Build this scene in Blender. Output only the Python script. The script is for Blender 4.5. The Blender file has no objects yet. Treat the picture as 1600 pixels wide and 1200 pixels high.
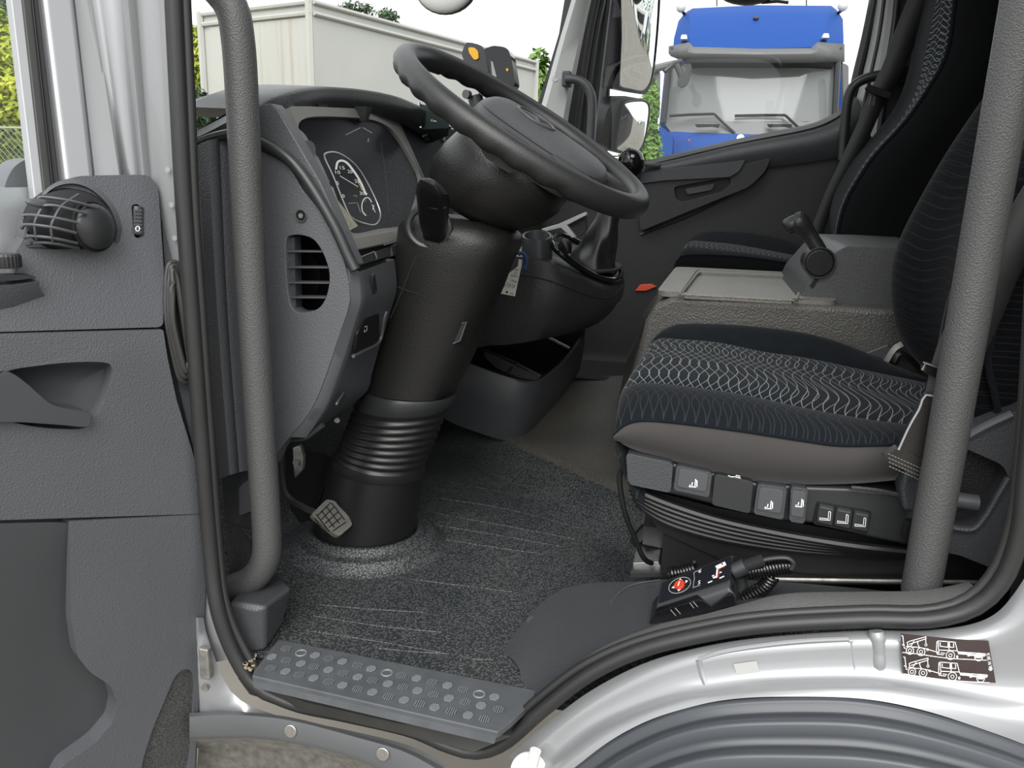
import bpy, bmesh, math, random
from mathutils import Vector, Matrix
random.seed(7)
V = Vector
SC = bpy.context.scene
COL = SC.collection
# ---------------------------------------------------------------- camera
FPX, CAMZ = 1250.0, 0.68
_d = V((-140, 5000, 1250)).normalized()
_y = V((1107 - 800, 600 - 312.5 + .028 * 307 - 600, FPX)).normalized()
_z = -_d
_y = (_y - _z * _y.dot(_z)).normalized()
_x = _y.cross(_z)
MC = Matrix((_x, _y, _z))            # camera (right, down, forward) -> world
CP = V((0, 0, CAMZ))
cd = bpy.data.cameras.new('camera')
cam = bpy.data.objects.new('camera', cd); COL.objects.link(cam)
cd.sensor_width = 36; cd.lens = FPX / 1600 * 36; cd.clip_start = .05; cd.clip_end = 500
_m = Matrix((MC @ V((1, 0, 0)), MC @ V((0, -1, 0)), MC @ V((0, 0, -1)))).transposed().to_4x4()
_m.translation = CP
cam.matrix_world = _m
SC.camera = cam
# ---------------------------------------------------------------- sky, sun, exposure
SC.view_settings.view_transform = 'Standard'
SC.view_settings.look = 'None'
SC.view_settings.gamma = 1
SC.view_settings.use_curve_mapping = False
SC.view_settings.exposure = 0.70
wd = bpy.data.worlds.new('overcast_sky'); SC.world = wd; wd.use_nodes = True
wn = wd.node_tree; wn.nodes.clear()
wo = wn.nodes.new('ShaderNodeOutputWorld'); wb = wn.nodes.new('ShaderNodeBackground')
wb.inputs[0].default_value = (.955, .98, 1, 1); wb.inputs[1].default_value = 1.0
wn.links.new(wb.outputs[0], wo.inputs[0])
sd = bpy.data.lights.new('hazy_sun', 'SUN'); sd.energy = 2.2; sd.angle = math.radians(50); sd.color = (1, .985, .96)
so = bpy.data.objects.new('hazy_sun', sd); COL.objects.link(so)
so.rotation_euler = V((-.06, .74, -.66)).to_track_quat('-Z', 'Y').to_euler()

# ---------------------------------------------------------------- helpers
WL = {}
def ray(x, y): return MC @ V(((x - 800) / FPX, (y - 600) / FPX, 1))
def P(x, y, Y=None, X=None, Z=None, pl=None):
    """point of the place that the photograph shows at pixel (x, y), on a given plane of the place"""
    r = ray(x, y)
    if Y is not None: t = Y / r.y
    elif X is not None: t = X / r.x
    elif Z is not None: t = (Z - CAMZ) / r.z
    else: t = (pl[1] - CP.dot(pl[0])) / r.dot(pl[0])
    return CP + r * t
def PY(pts, Y):
    return [P(p[0], p[1], Y=(p[2] if len(p) > 2 else Y)) for p in pts]
def tag(o, label, cat=None, group=None, kind=None):
    if label: o['label'] = label
    if cat: o['category'] = cat
    if group: o['group'] = group
    if kind: o['kind'] = kind
    return o
def thing(name, loc, label, cat, group=None, kind=None):
    o = bpy.data.objects.new(name, None); COL.objects.link(o)
    o.empty_display_size = .05
    o.location = loc; WL[o.name] = V(loc)
    return tag(o, label, cat, group, kind)
def put(o, c, parent):
    COL.objects.link(o)
    WL[o.name] = V(c)
    if parent is not None:
        o.parent = parent; o.location = V(c) - WL[parent.name]
    else: o.location = c
def obj(name, vs, fs, mat, parent=None, smooth=40, bev=0, seg=2, sub=0, solid=0, soff=0, label=None, recalc=True):
    me = bpy.data.meshes.new(name)
    c = V(((min(v[0] for v in vs) + max(v[0] for v in vs)) / 2, (min(v[1] for v in vs) + max(v[1] for v in vs)) / 2, min(v[2] for v in vs)))
    me.from_pydata([V(v) - c for v in vs], [], fs)
    if recalc:
        bm = bmesh.new(); bm.from_mesh(me)
        bmesh.ops.recalc_face_normals(bm, faces=bm.faces); bm.to_mesh(me); bm.free()
    me.polygons.foreach_set('use_smooth', [smooth > 0] * len(me.polygons))
    if smooth and not bev and not sub: me.set_sharp_from_angle(angle=math.radians(smooth))
    if mat: me.materials.append(MT[mat] if isinstance(mat, str) else mat)
    o = bpy.data.objects.new(name, me)
    if solid:
        m = o.modifiers.new('solid', 'SOLIDIFY'); m.thickness = solid; m.offset = soff
    if sub:
        m = o.modifiers.new('sub', 'SUBSURF'); m.levels = m.render_levels = sub
    if bev:
        m = o.modifiers.new('bevel', 'BEVEL'); m.width = bev; m.segments = seg; m.limit_method = 'ANGLE'
        m.angle_limit = math.radians(30); m.harden_normals = True
    put(o, c, parent)
    if label: o['label'] = label
    return o
def cr(pts, n=8, closed=False):
    """Catmull-Rom through points (2D or 3D)"""
    pts = [V(p) for p in pts]; N = len(pts); out = []
    for i in range(N if closed else N - 1):
        if closed: a, b, c, d = pts[(i - 1) % N], pts[i], pts[(i + 1) % N], pts[(i + 2) % N]
        else: a, b, c, d = pts[max(i - 1, 0)], pts[i], pts[i + 1], pts[min(i + 2, N - 1)]
        for k in range(n):
            t = k / n
            out.append(.5 * ((2 * b) + (c - a) * t + (2 * a - 5 * b + 4 * c - d) * t * t + (3 * b - a - 3 * c + d) * t ** 3))
    if not closed: out.append(pts[-1])
    return out
def rs(pts, n, smooth=True):
    """resample a polyline to n points at equal chord lengths"""
    pts = [V(p) for p in pts]
    q = cr(pts, 10) if smooth and len(pts) > 2 else pts
    L = [0]
    for a, b in zip(q, q[1:]): L.append(L[-1] + (b - a).length)
    out = []; j = 0
    for i in range(n):
        s = L[-1] * i / (n - 1)
        while j < len(L) - 2 and L[j + 1] < s: j += 1
        t = (s - L[j]) / max(L[j + 1] - L[j], 1e-9)
        out.append(q[j].lerp(q[j + 1], min(max(t, 0), 1)))
    return out
def gridm(rows, cu=False, cv=False, ca=False, cb=False):
    n = len(rows[0]); m = len(rows); vs = [p for r in rows for p in r]; fs = []
    for i in range(m if cv else m - 1):
        for j in range(n if cu else n - 1):
            fs.append((i * n + j, i * n + (j + 1) % n, ((i + 1) % m) * n + (j + 1) % n, ((i + 1) % m) * n + j))
    if ca: fs.append(tuple(range(n)))
    if cb: fs.append(tuple((m - 1) * n + k for k in range(n)))
    return vs, fs
def grid(name, rows, mat, parent=None, cu=False, cv=False, ca=False, cb=False, **k):
    vs, fs = gridm(rows, cu, cv, ca, cb)
    return obj(name, vs, fs, mat, parent, **k)
def loft(name, rings, mat, parent=None, caps=True, **k):
    return grid(name, rings, mat, parent, cu=True, ca=caps, cb=caps, **k)
def tubem(pts, r, n=10, closed=False, flat=1.0, up=None, caps=True):
    pts = [V(p) for p in pts]; N = len(pts); rings = []
    t0 = (pts[1] - pts[0]).normalized()
    nrm = t0.orthogonal().normalized() if up is None else (V(up) - t0 * t0.dot(V(up))).normalized()
    for i, p in enumerate(pts):
        if closed: t = pts[(i + 1) % N] - pts[i - 1]
        else: t = pts[min(i + 1, N - 1)] - pts[max(i - 1, 0)]
        t.normalize()
        nrm = (nrm - t * t.dot(nrm)).normalized() if up is None else (V(up) - t * t.dot(V(up))).normalized()
        b = t.cross(nrm)
        rr = r(i / (N - 1)) if callable(r) else (r[i] if isinstance(r, (list, tuple)) else r)
        rings.append([p + nrm * (rr * flat * math.cos(a)) + b * (rr * math.sin(a)) for a in [2 * math.pi * k / n for k in range(n)]])
    return gridm(rings, True, closed, caps and not closed, caps and not closed)
def tube(name, pts, r, mat, parent=None, n=10, closed=False, flat=1.0, up=None, **k):
    vs, fs = tubem(pts, r, n, closed, flat, up)
    return obj(name, vs, fs, mat, parent, **k)
def join(parts):
    vs = []; fs = []
    for a, b in parts:
        o = len(vs); vs += a; fs += [tuple(i + o for i in f) for f in b]
    return vs, fs
def platem(outer, holes, fn, th):
    bm = bmesh.new(); loops = []
    for lp in [outer] + list(holes):
        vv = [bm.verts.new((p[0], p[1], 0)) for p in lp]
        for a, b in zip(vv, vv[1:] + vv[:1]): bm.edges.new((a, b))
        loops.append(len(vv))
    bm.verts.ensure_lookup_table(); bm.verts.index_update()
    bmesh.ops.triangle_fill(bm, use_beauty=True, use_dissolve=False, edges=bm.edges[:])
    tri = [tuple(v.index for v in f.verts) for f in bm.faces]
    xy = [(v.co.x, v.co.y) for v in bm.verts]; bm.free()
    n = len(xy)
    vs = [fn(x, y, 0) for x, y in xy] + [fn(x, y, th) for x, y in xy]
    fs = tri + [tuple(i + n for i in reversed(t)) for t in tri]
    s = 0
    for L in loops:
        for i in range(L):
            a, b = s + i, s + (i + 1) % L
            fs.append((a, b, b + n, a + n))
        s += L
    return vs, fs
def plate(name, outer, fn, th, mat, parent=None, holes=(), **k):
    vs, fs = platem(outer, holes, fn, th)
    return obj(name, vs, fs, mat, parent, **k)
def fY(Y): return lambda x, y, w: P(x, y, Y=Y) + V((0, w, 0))
def rp(pts, r, n=5):
    """round the corners of a 2D polygon"""
    out = []; N = len(pts)
    for i in range(N):
        p = V(pts[i][:2]); a = V(pts[i - 1][:2]); b = V(pts[(i + 1) % N][:2])
        rr = pts[i][2] if len(pts[i]) > 2 else r
        d1, d2 = a - p, b - p
        q = min(rr, d1.length * .45, d2.length * .45)
        s, e = p + d1.normalized() * q, p + d2.normalized() * q
        if q < 1e-9: out.append(p); continue
        for k in range(n + 1):
            t = k / n
            out.append(s * (1 - t) ** 2 + p * 2 * t * (1 - t) + e * t * t)
    return out
def boxm(c, s, R=None):
    c = V(c); vs = []
    for x in (-.5, .5):
        for y in (-.5, .5):
            for z in (-.5, .5):
                v = V((x * s[0], y * s[1], z * s[2])); vs.append(c + (R @ v if R else v))
    return vs, [(0, 1, 3, 2), (4, 6, 7, 5), (0, 4, 5, 1), (2, 3, 7, 6), (0, 2, 6, 4), (1, 5, 7, 3)]
def box(name, c, s, mat, parent=None, R=None, **k):
    vs, fs = boxm(c, s, R); return obj(name, vs, fs, mat, parent, **k)
def ellm(c, r, nu=24, nv=14, R=None):
    rings = []
    for j in range(nv + 1):
        b = math.pi * (j / nv - .5); b = max(-1.5705, min(1.5705, b))
        rings.append([V(c) + (R @ V((r[0] * math.cos(b) * math.cos(a), r[1] * math.cos(b) * math.sin(a), r[2] * math.sin(b))) if R else V((r[0] * math.cos(b) * math.cos(a), r[1] * math.cos(b) * math.sin(a), r[2] * math.sin(b)))) for a in [2 * math.pi * k / nu for k in range(nu)]])
    return gridm(rings, True, False, True, True)
def ell(name, c, r, mat, parent=None, R=None, **k):
    vs, fs = ellm(c, r, R=R); return obj(name, vs, fs, mat, parent, **k)
def frame(n, up=(0, 0, 1)):
    """rotation whose local z is n"""
    n = V(n).normalized(); u = (V(up) - n * n.dot(V(up))).normalized()
    return Matrix((u.cross(n), u, n)).transposed()      # x right, y up, z = n
def cylm(c, n, r, h, k=20, r2=None, up=(0, 0, 1)):
    R = frame(n, up); r2 = r if r2 is None else r2
    a = [[V(c) + R @ V((q * math.cos(t), q * math.sin(t), z)) for t in [2 * math.pi * i / k for i in range(k)]] for q, z in ((r, 0), (r2, h))]
    return gridm(a, True, False, True, True)
def cyl(name, c, n, r, h, mat, parent=None, k=20, r2=None, up=(0, 0, 1), **kw):
    vs, fs = cylm(c, n, r, h, k, r2, up); return obj(name, vs, fs, mat, parent, **kw)
def ribbonm(lines, w, fn, lift=0.0):
    """flat print: lines of width w (in the plane's own units), mapped with fn"""
    vs = []; fs = []
    for ln in lines:
        ln = [V(p) for p in ln]
        for a, b in zip(ln, ln[1:]):
            d = (b - a)
            if d.length < 1e-9: continue
            d.normalize(); q = V((-d.y, d.x)) * w / 2; e = d * w * .3
            i = len(vs)
            vs += [fn(*(a - e + q), lift), fn(*(b + e + q), lift), fn(*(b + e - q), lift), fn(*(a - e - q), lift)]
            fs.append((i, i + 1, i + 2, i + 3))
    return vs, fs
def ribbon(name, lines, w, fn, mat, parent=None, lift=0.0, **k):
    vs, fs = ribbonm(lines, w, fn, lift); return obj(name, vs, fs, mat, parent, recalc=False, **k)
def arc(cx, cy, rx, ry=None, a0=0, a1=360, n=20):
    ry = rx if ry is None else ry
    return [(cx + rx * math.cos(math.radians(a0 + (a1 - a0) * i / n)), cy + ry * math.sin(math.radians(a0 + (a1 - a0) * i / n))) for i in range(n + 1)]
def textm(s, p0, p1, p2, fn, lift=0.0):
    """lettering filling the box p0 (bottom left), p1 (bottom right), p2 (top left), mapped with fn"""
    c = bpy.data.curves.new('t', 'FONT'); c.body = s; c.resolution_u = 2
    o = bpy.data.objects.new('t', c); COL.objects.link(o)
    dg = bpy.context.evaluated_depsgraph_get(); me = bpy.data.meshes.new_from_object(o.evaluated_get(dg))
    vv = [v.co.copy() for v in me.vertices]; fs = [tuple(p.vertices) for p in me.polygons]
    bpy.data.objects.remove(o); bpy.data.curves.remove(c); bpy.data.meshes.remove(me)
    x0, x1 = min(v.x for v in vv), max(v.x for v in vv); y0, y1 = min(v.y for v in vv), max(v.y for v in vv)
    p0, p1, p2 = V(p0), V(p1), V(p2); vs = []
    for v in vv:
        q = p0 + (p1 - p0) * ((v.x - x0) / (x1 - x0)) + (p2 - p0) * ((v.y - y0) / (y1 - y0)); vs.append(fn(q.x, q.y, lift))
    return vs, fs
def text(name, s, p0, p1, p2, fn, mat, parent=None, lift=0.0):
    vs, fs = textm(s, p0, p1, p2, fn, lift); return obj(name, vs, fs, mat, parent, recalc=False, smooth=0)
def inst(src, name, loc, parent, R=None):
    o = bpy.data.objects.new(name, src.data if hasattr(src, 'data') else src)
    if R is not None: o.rotation_mode = 'QUATERNION'; o.rotation_quaternion = R.to_quaternion()
    put(o, loc, parent); return o

# ---------------------------------------------------------------- materials
MT = {}
def nodes(name):
    m = bpy.data.materials.new(name); m.use_nodes = True; MT[name] = m
    nt = m.node_tree; b = nt.nodes['Principled BSDF']; return m, nt, b
def N(nt, t, **k):
    n = nt.nodes.new(t)
    for a, b in k.items():
        if a.startswith('i_'):
            kk = a[2:]; n.inputs[int(kk) if kk.isdigit() else kk].default_value = b
        else: setattr(n, a, b)
    return n
def plastic(name, col, rough=.5, grain=0, bump=.3, var=.0, metal=0, coat=0, spec=.5, fine=0, vscale=6, sheen=0, feature='F1'):
    m, nt, b = nodes(name)
    b.inputs['Base Color'].default_value = (*col, 1); b.inputs['Roughness'].default_value = rough
    b.inputs['Metallic'].default_value = metal; b.inputs['Specular IOR Level'].default_value = spec
    if coat: b.inputs['Coat Weight'].default_value = coat; b.inputs['Coat Roughness'].default_value = .08
    if sheen: b.inputs['Sheen Weight'].default_value = sheen; b.inputs['Sheen Roughness'].default_value = .4
    tc = N(nt, 'ShaderNodeTexCoord')
    if grain:
        v = N(nt, 'ShaderNodeTexVoronoi', feature=feature); v.inputs['Scale'].default_value = grain
        nz = N(nt, 'ShaderNodeTexNoise'); nz.inputs['Scale'].default_value = grain * .6; nz.inputs['Detail'].default_value = 2
        nt.links.new(tc.outputs['Object'], v.inputs['Vector']); nt.links.new(tc.outputs['Object'], nz.inputs['Vector'])
        mx = N(nt, 'ShaderNodeMath', operation='MULTIPLY_ADD'); nt.links.new(nz.outputs['Fac'], mx.inputs[0]); mx.inputs[1].default_value = .35; nt.links.new(v.outputs['Distance'], mx.inputs[2])
        bp = N(nt, 'ShaderNodeBump'); bp.inputs['Strength'].default_value = bump; bp.inputs['Distance'].default_value = .6 / grain
        nt.links.new(mx.outputs[0], bp.inputs['Height']); nt.links.new(bp.outputs[0], b.inputs['Normal'])
    if var:
        nz = N(nt, 'ShaderNodeTexNoise'); nz.inputs['Scale'].default_value = vscale; nz.inputs['Detail'].default_value = 5
        nt.links.new(tc.outputs['Object'], nz.inputs['Vector'])
        r = N(nt, 'ShaderNodeMapRange'); r.inputs['From Min'].default_value = .3; r.inputs['From Max'].default_value = .7
        r.inputs['To Min'].default_value = 1 - var; r.inputs['To Max'].default_value = 1 + var
        nt.links.new(nz.outputs['Fac'], r.inputs['Value'])
        h = N(nt, 'ShaderNodeVectorMath', operation='SCALE'); h.inputs[0].default_value = col
        nt.links.new(r.outputs[0], h.inputs['Scale']); nt.links.new(h.outputs[0], b.inputs['Base Color'])
    return m
plastic('door_smooth', (.050, .053, .057), .38, 0, 0, .06)
plastic('grain_grey', (.084, .087, .093), .5, 420, .35, .06)
plastic('door_grey', (.080, .084, .091), .45, 520, .4, .05)
plastic('smooth_grey', (.070, .073, .079), .42, 0, 0, .06)
plastic('column_black', (.013, .0127, .012), .36, 420, .25, .06, spec=.4)
plastic('dark_grain', (.018, .0182, .0185), .38, 420, .3, .06)
plastic('mid_grain', (.047, .049, .053), .45, 420, .3, .06)
plastic('dark_plastic', (.028, .029, .03), .36, 0, 0, .05)
plastic('black_plastic', (.010, .010, .011), .38, spec=.35)
plastic('black_matt', (.01, .01, .011), .8)
plastic('gloss_black', (.008, .008, .009), .08)
plastic('bar_coat', (.072, .0715, .071), .48, 480, .5, .05)
plastic('wheel_rubber', (.022, .022, .022), .42, 600, .2, .04)
plastic('rubber', (.03, .03, .028), .5, 0, 0, .15, vscale=20)
plastic('silver', (.298, .302, .308), .34, 0, 0, .03, metal=.35, coat=.5)
plastic('silver_dull', (.34, .345, .35), .4, 0, 0, .05, metal=.2)
plastic('liner', (.050, .055, .062), .34, 0, 0, .06)
plastic('bumper_grey', (.11, .115, .12), .5, 0, 0, .1)
plastic('sill_grain_lit', (.108, .107, .105), .45, 480, .4, .05)  # sill band grey, raised to hold the light on its upward face
plastic('seal_grey', (.022, .022, .022), .45, 0, 0, .1, vscale=15)
plastic('bellows_black', (.013, .013, .013), .36)
plastic('old_paper', (.26, .245, .18), .6, 0, 0, .25, vscale=90)
plastic('remote_face', (.010, .011, .015), .3)
plastic('trim_light', (.46, .47, .46), .55, 500, .2)
plastic('beige_bezel', (.16, .158, .145), .5, 500, .15)
plastic('tray', (.29, .28, .25), .38, 300, .4, .08)  # tunnel grey, lightened to look window-lit
plastic('tunnel_top_lit', (.20, .19, .165), .4, 260, .4, .08)  # same cover as the tunnel, with window light mixed into the colour
plastic('tunnel', (.085, .082, .074), .45, 270, .5, .1)
plastic('lid_grey', (.066, .067, .068), .45, 400, .3, .05)
plastic('steel', (.55, .54, .52), .35, 0, 0, .2, metal=1, vscale=60)
plastic('dull_steel', (.30, .29, .27), .5, 0, 0, .3, metal=.7, vscale=80)
plastic('white_print', (.8, .8, .78), .5)
plastic('grey_print', (.3, .31, .31), .5)
plastic('red_print', (.55, .05, .02), .4)
plastic('red_plastic', (.6, .07, .03), .4)
plastic('yellow', (.75, .38, .01), .4)
plastic('yellow_print', (.55, .5, .08), .5)
plastic('white_plastic', (.75, .75, .72), .4)
plastic('blue_plastic', (.03, .09, .3), .4)
plastic('cluster_glass', (.006, .007, .011), .5, spec=.06)
plastic('gauge_face', (.006, .0065, .009), .6, spec=.06)
plastic('chrome_ring', (.4, .41, .42), .3, metal=.8)
plastic('skirt', (.042, .038, .0365), .85, 900, .3, .08, sheen=.25)
plastic('velour', (.0065, .0085, .0110), .9, 700, .3, .2, vscale=40, sheen=.05, spec=.12)
plastic('seat_side', (.0065, .007, .0075), .9, 900, .2, spec=.12)
plastic('belt', (.03, .03, .03), .6, 1200, .5)
plastic('leather', (.011, .011, .011), .42, 500, .15)
plastic('brown_leather', (.016, .0145, .013), .35, 700, .2)
plastic('pedal', (.12, .115, .1), .6, 0, 0, .2, vscale=60)
plastic('step_plate', (.075, .08, .086), .5, 0, 0, .15, vscale=30)
plastic('stud', (.17, .18, .185), .45)
plastic('trailer', (.43, .43, .395), .45, 0, 0, .03, vscale=2)
plastic('blue_paint', (.018, .066, .26), .55, spec=.12)
plastic('blue_dark', (.015, .05, .30), .3)
plastic('visor_grey', (.11, .11, .11), .4)
plastic('tyre_black', (.012, .012, .012), .7)
plastic('screen', (.02, .03, .03), .1)
plastic('paper', (.72, .70, .62), .6, 0, 0, .05, vscale=80)
plastic('ink', (.03, .03, .05), .6)
plastic('sticker_black', (.035, .022, .02), .35, 0, 0, .35, vscale=25)
plastic('tape', (.40, .40, .385), .5)
plastic('cap_white', (.62, .62, .60), .5, 0, 0, .05)
plastic('ceiling_felt', (.3, .3, .29), .9)
plastic('rust', (.32, .26, .17), .6, 0, 0, .3)
plastic('concrete', (.17, .155, .13), .9, 0, 0, .2, vscale=1.5)
plastic('wire', (.33, .36, .34), .5)
plastic('bark', (.05, .04, .03), .9)
plastic('green_cloth', (.05, .16, .11), .8)
# floor mat: pebbled rubber
m, nt, b = nodes('mat'); b.inputs['Roughness'].default_value = .36
tc = N(nt, 'ShaderNodeTexCoord'); vo = N(nt, 'ShaderNodeTexVoronoi'); vo.inputs['Scale'].default_value = 270
nz = N(nt, 'ShaderNodeTexNoise'); nz.inputs['Scale'].default_value = 5; nz.inputs['Detail'].default_value = 6
for a in (vo, nz): nt.links.new(tc.outputs['Object'], a.inputs['Vector'])
rm = N(nt, 'ShaderNodeValToRGB'); rm.color_ramp.elements[0].color = (.75, .78, .78, 1); rm.color_ramp.elements[1].color = (1.2, 1.18, 1.12, 1)
rm.color_ramp.elements[0].position = .35; rm.color_ramp.elements[1].position = .7
nt.links.new(nz.outputs['Fac'], rm.inputs[0])
r2_ = N(nt, 'ShaderNodeValToRGB'); r2_.color_ramp.elements[0].color = (.108, .114, .119, 1); r2_.color_ramp.elements[1].color = (.028, .030, .032, 1)
r2_.color_ramp.elements[0].position = .15; r2_.color_ramp.elements[1].position = .6
nt.links.new(vo.outputs['Distance'], r2_.inputs[0])
mm = N(nt, 'ShaderNodeMix', data_type='RGBA', blend_type='MULTIPLY'); mm.inputs[0].default_value = 1
nt.links.new(r2_.outputs[0], mm.inputs[6]); nt.links.new(rm.outputs[0], mm.inputs[7]); nt.links.new(mm.outputs[2], b.inputs['Base Color'])
bp = N(nt, 'ShaderNodeBump'); bp.inputs['Strength'].default_value = .6; bp.inputs['Distance'].default_value = .002; bp.invert = True
nt.links.new(vo.outputs['Distance'], bp.inputs['Height']); nt.links.new(bp.outputs[0], b.inputs['Normal'])
mk = MT['mat'].copy(); mk.name = 'lit_skirt_mat'; MT['lit_skirt_mat'] = mk  # mat copy in paler tan, window light on the centre floor painted in
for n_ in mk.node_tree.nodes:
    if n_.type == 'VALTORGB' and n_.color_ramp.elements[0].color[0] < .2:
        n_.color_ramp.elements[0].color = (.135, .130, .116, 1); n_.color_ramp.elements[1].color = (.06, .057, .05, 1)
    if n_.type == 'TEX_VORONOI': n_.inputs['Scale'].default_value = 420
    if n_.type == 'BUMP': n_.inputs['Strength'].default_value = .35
# woven net (kick panel, speaker cloth)
m, nt, b = nodes('net'); b.inputs['Roughness'].default_value = .6
tc = N(nt, 'ShaderNodeTexCoord'); vo = N(nt, 'ShaderNodeTexVoronoi', feature='SMOOTH_F1'); vo.inputs['Scale'].default_value = 620
nt.links.new(tc.outputs['Object'], vo.inputs['Vector'])
rm = N(nt, 'ShaderNodeValToRGB'); rm.color_ramp.elements[0].color = (.012, .012, .012, 1); rm.color_ramp.elements[1].color = (.075, .075, .073, 1)
rm.color_ramp.elements[0].position = .2; rm.color_ramp.elements[1].position = .6
nt.links.new(vo.outputs['Distance'], rm.inputs[0]); nt.links.new(rm.outputs[0], b.inputs['Base Color'])
# patterned seat cloth: two families of pale wavy lines on navy velour
def cloth(name, ua, va, pitch, lam, amp, strength, w=.11, base=(.0065, .0085, .011), line=(.30, .33, .34), skew=0):
    m, nt, b = nodes(name); b.inputs['Roughness'].default_value = .9
    b.inputs['Sheen Weight'].default_value = .06; b.inputs['Specular IOR Level'].default_value = .12; b.inputs['Sheen Roughness'].default_value = .4
    tc = N(nt, 'ShaderNodeTexCoord'); sp = N(nt, 'ShaderNodeSeparateXYZ'); nt.links.new(tc.outputs['Object'], sp.inputs[0])
    def ma(op, a, c=0.0, d=None):
        n = N(nt, 'ShaderNodeMath', operation=op)
        for i, x in enumerate((a, c) + ((d,) if d is not None else ())):
            if isinstance(x, (int, float)): n.inputs[i].default_value = x
            else: nt.links.new(x, n.inputs[i])
        return n.outputs[0]
    u, v = sp.outputs[ua], sp.outputs[va]
    masks = []
    for ph, k, sg in ((0, 1, 1), (1.9, 1.18, -1)):
        s1 = ma('SINE', ma('ADD', ma('MULTIPLY', v, 2 * math.pi / lam * k), ma('ADD', ma('MULTIPLY', u, 5.0 * sg), ph)))
        uu = ma('ADD', ma('ADD', u, ma('MULTIPLY', v, skew * sg)), ma('MULTIPLY', s1, amp))
        fr = ma('FRACT', ma('DIVIDE', uu, pitch))
        dist = ma('ABSOLUTE', ma('SUBTRACT', fr, .5))
        masks.append(ma('LESS_THAN', dist, w / 2 if sg > 0 else w / 2.2))
    mk = ma('MULTIPLY', ma('MAXIMUM', masks[0], masks[1]), strength)
    nz = N(nt, 'ShaderNodeTexNoise'); nz.inputs['Scale'].default_value = 60; nt.links.new(tc.outputs['Object'], nz.inputs['Vector'])
    mk = ma('MULTIPLY', mk, ma('ADD', ma('MULTIPLY', nz.outputs['Fac'], .8), .6))
    mx = N(nt, 'ShaderNodeMix', data_type='RGBA'); mx.inputs[6].default_value = (*base, 1); mx.inputs[7].default_value = (*line, 1)
    nt.links.new(mk, mx.inputs[0]); nt.links.new(mx.outputs[2], b.inputs['Base Color'])
    n2 = N(nt, 'ShaderNodeTexNoise'); n2.inputs['Scale'].default_value = 700; nt.links.new(tc.outputs['Object'], n2.inputs['Vector'])
    bp = N(nt, 'ShaderNodeBump'); bp.inputs['Strength'].default_value = .3; bp.inputs['Distance'].default_value = .001
    nt.links.new(n2.outputs['Fac'], bp.inputs['Height']); nt.links.new(bp.outputs[0], b.inputs['Normal'])
cloth('cloth_panel', 0, 1, .0150, .21, .013, .62, w=.082, skew=.10)
cloth('cloth_bolster', 0, 1, .0140, .13, .008, .05, w=.10, skew=.2)
cloth('cloth_back', 2, 1, .017, .14, .006, .03, w=.08, base=(.0035, .004, .005))
cloth('cloth_back_panel', 2, 1, .016, .12, .012, .7)
# glass, mirror, leaves
m, nt, b = nodes('glass'); nt.nodes.remove(b); out = nt.nodes['Material Output']
tr = N(nt, 'ShaderNodeBsdfTransparent'); gl = N(nt, 'ShaderNodeBsdfGlossy'); gl.inputs['Roughness'].default_value = .0
tr.inputs[0].default_value = (.97, .98, .98, 1)
mi = N(nt, 'ShaderNodeMixShader'); mi.inputs[0].default_value = .016
nt.links.new(tr.outputs[0], mi.inputs[1]); nt.links.new(gl.outputs[0], mi.inputs[2]); nt.links.new(mi.outputs[0], out.inputs[0])
m, nt, b = nodes('clear_cover'); nt.nodes.remove(b); out = nt.nodes['Material Output']
tr = N(nt, 'ShaderNodeBsdfTransparent'); gl = N(nt, 'ShaderNodeBsdfGlossy'); gl.inputs['Roughness'].default_value = .15
mi = N(nt, 'ShaderNodeMixShader'); mi.inputs[0].default_value = .012
nt.links.new(tr.outputs[0], mi.inputs[1]); nt.links.new(gl.outputs[0], mi.inputs[2]); nt.links.new(mi.outputs[0], out.inputs[0])
m, nt, b = nodes('mirror'); b.inputs['Metallic'].default_value = 1; b.inputs['Roughness'].default_value = .02; b.inputs['Base Color'].default_value = (.8, .82, .82, 1)
m, nt, b = nodes('truck_glass'); b.inputs['Base Color'].default_value = (.19, .20, .195, 1); b.inputs['Roughness'].default_value = .05
def leafmat(name, c1, c2):
    m, nt, b = nodes(name); b.inputs['Roughness'].default_value = .6
    g = N(nt, 'ShaderNodeTexCoord'); nz = N(nt, 'ShaderNodeTexNoise'); nz.inputs['Scale'].default_value = 1.7
    nt.links.new(g.outputs['Object'], nz.inputs['Vector'])
    rm = N(nt, 'ShaderNodeValToRGB'); rm.color_ramp.elements[0].position = .35; rm.color_ramp.elements[1].position = .65
    rm.color_ramp.elements[0].color = (*c1, 1); rm.color_ramp.elements[1].color = (*c2, 1)
    nt.links.new(nz.outputs['Fac'], rm.inputs[0]); nt.links.new(rm.outputs[0], b.inputs['Base Color'])
leafmat('leaf_lime', (.16, .24, .015), (.42, .45, .02))
leafmat('leaf_dark', (.02, .05, .02), (.06, .10, .035))
leafmat('leaf_mid', (.05, .13, .015), (.13, .24, .03))
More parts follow.
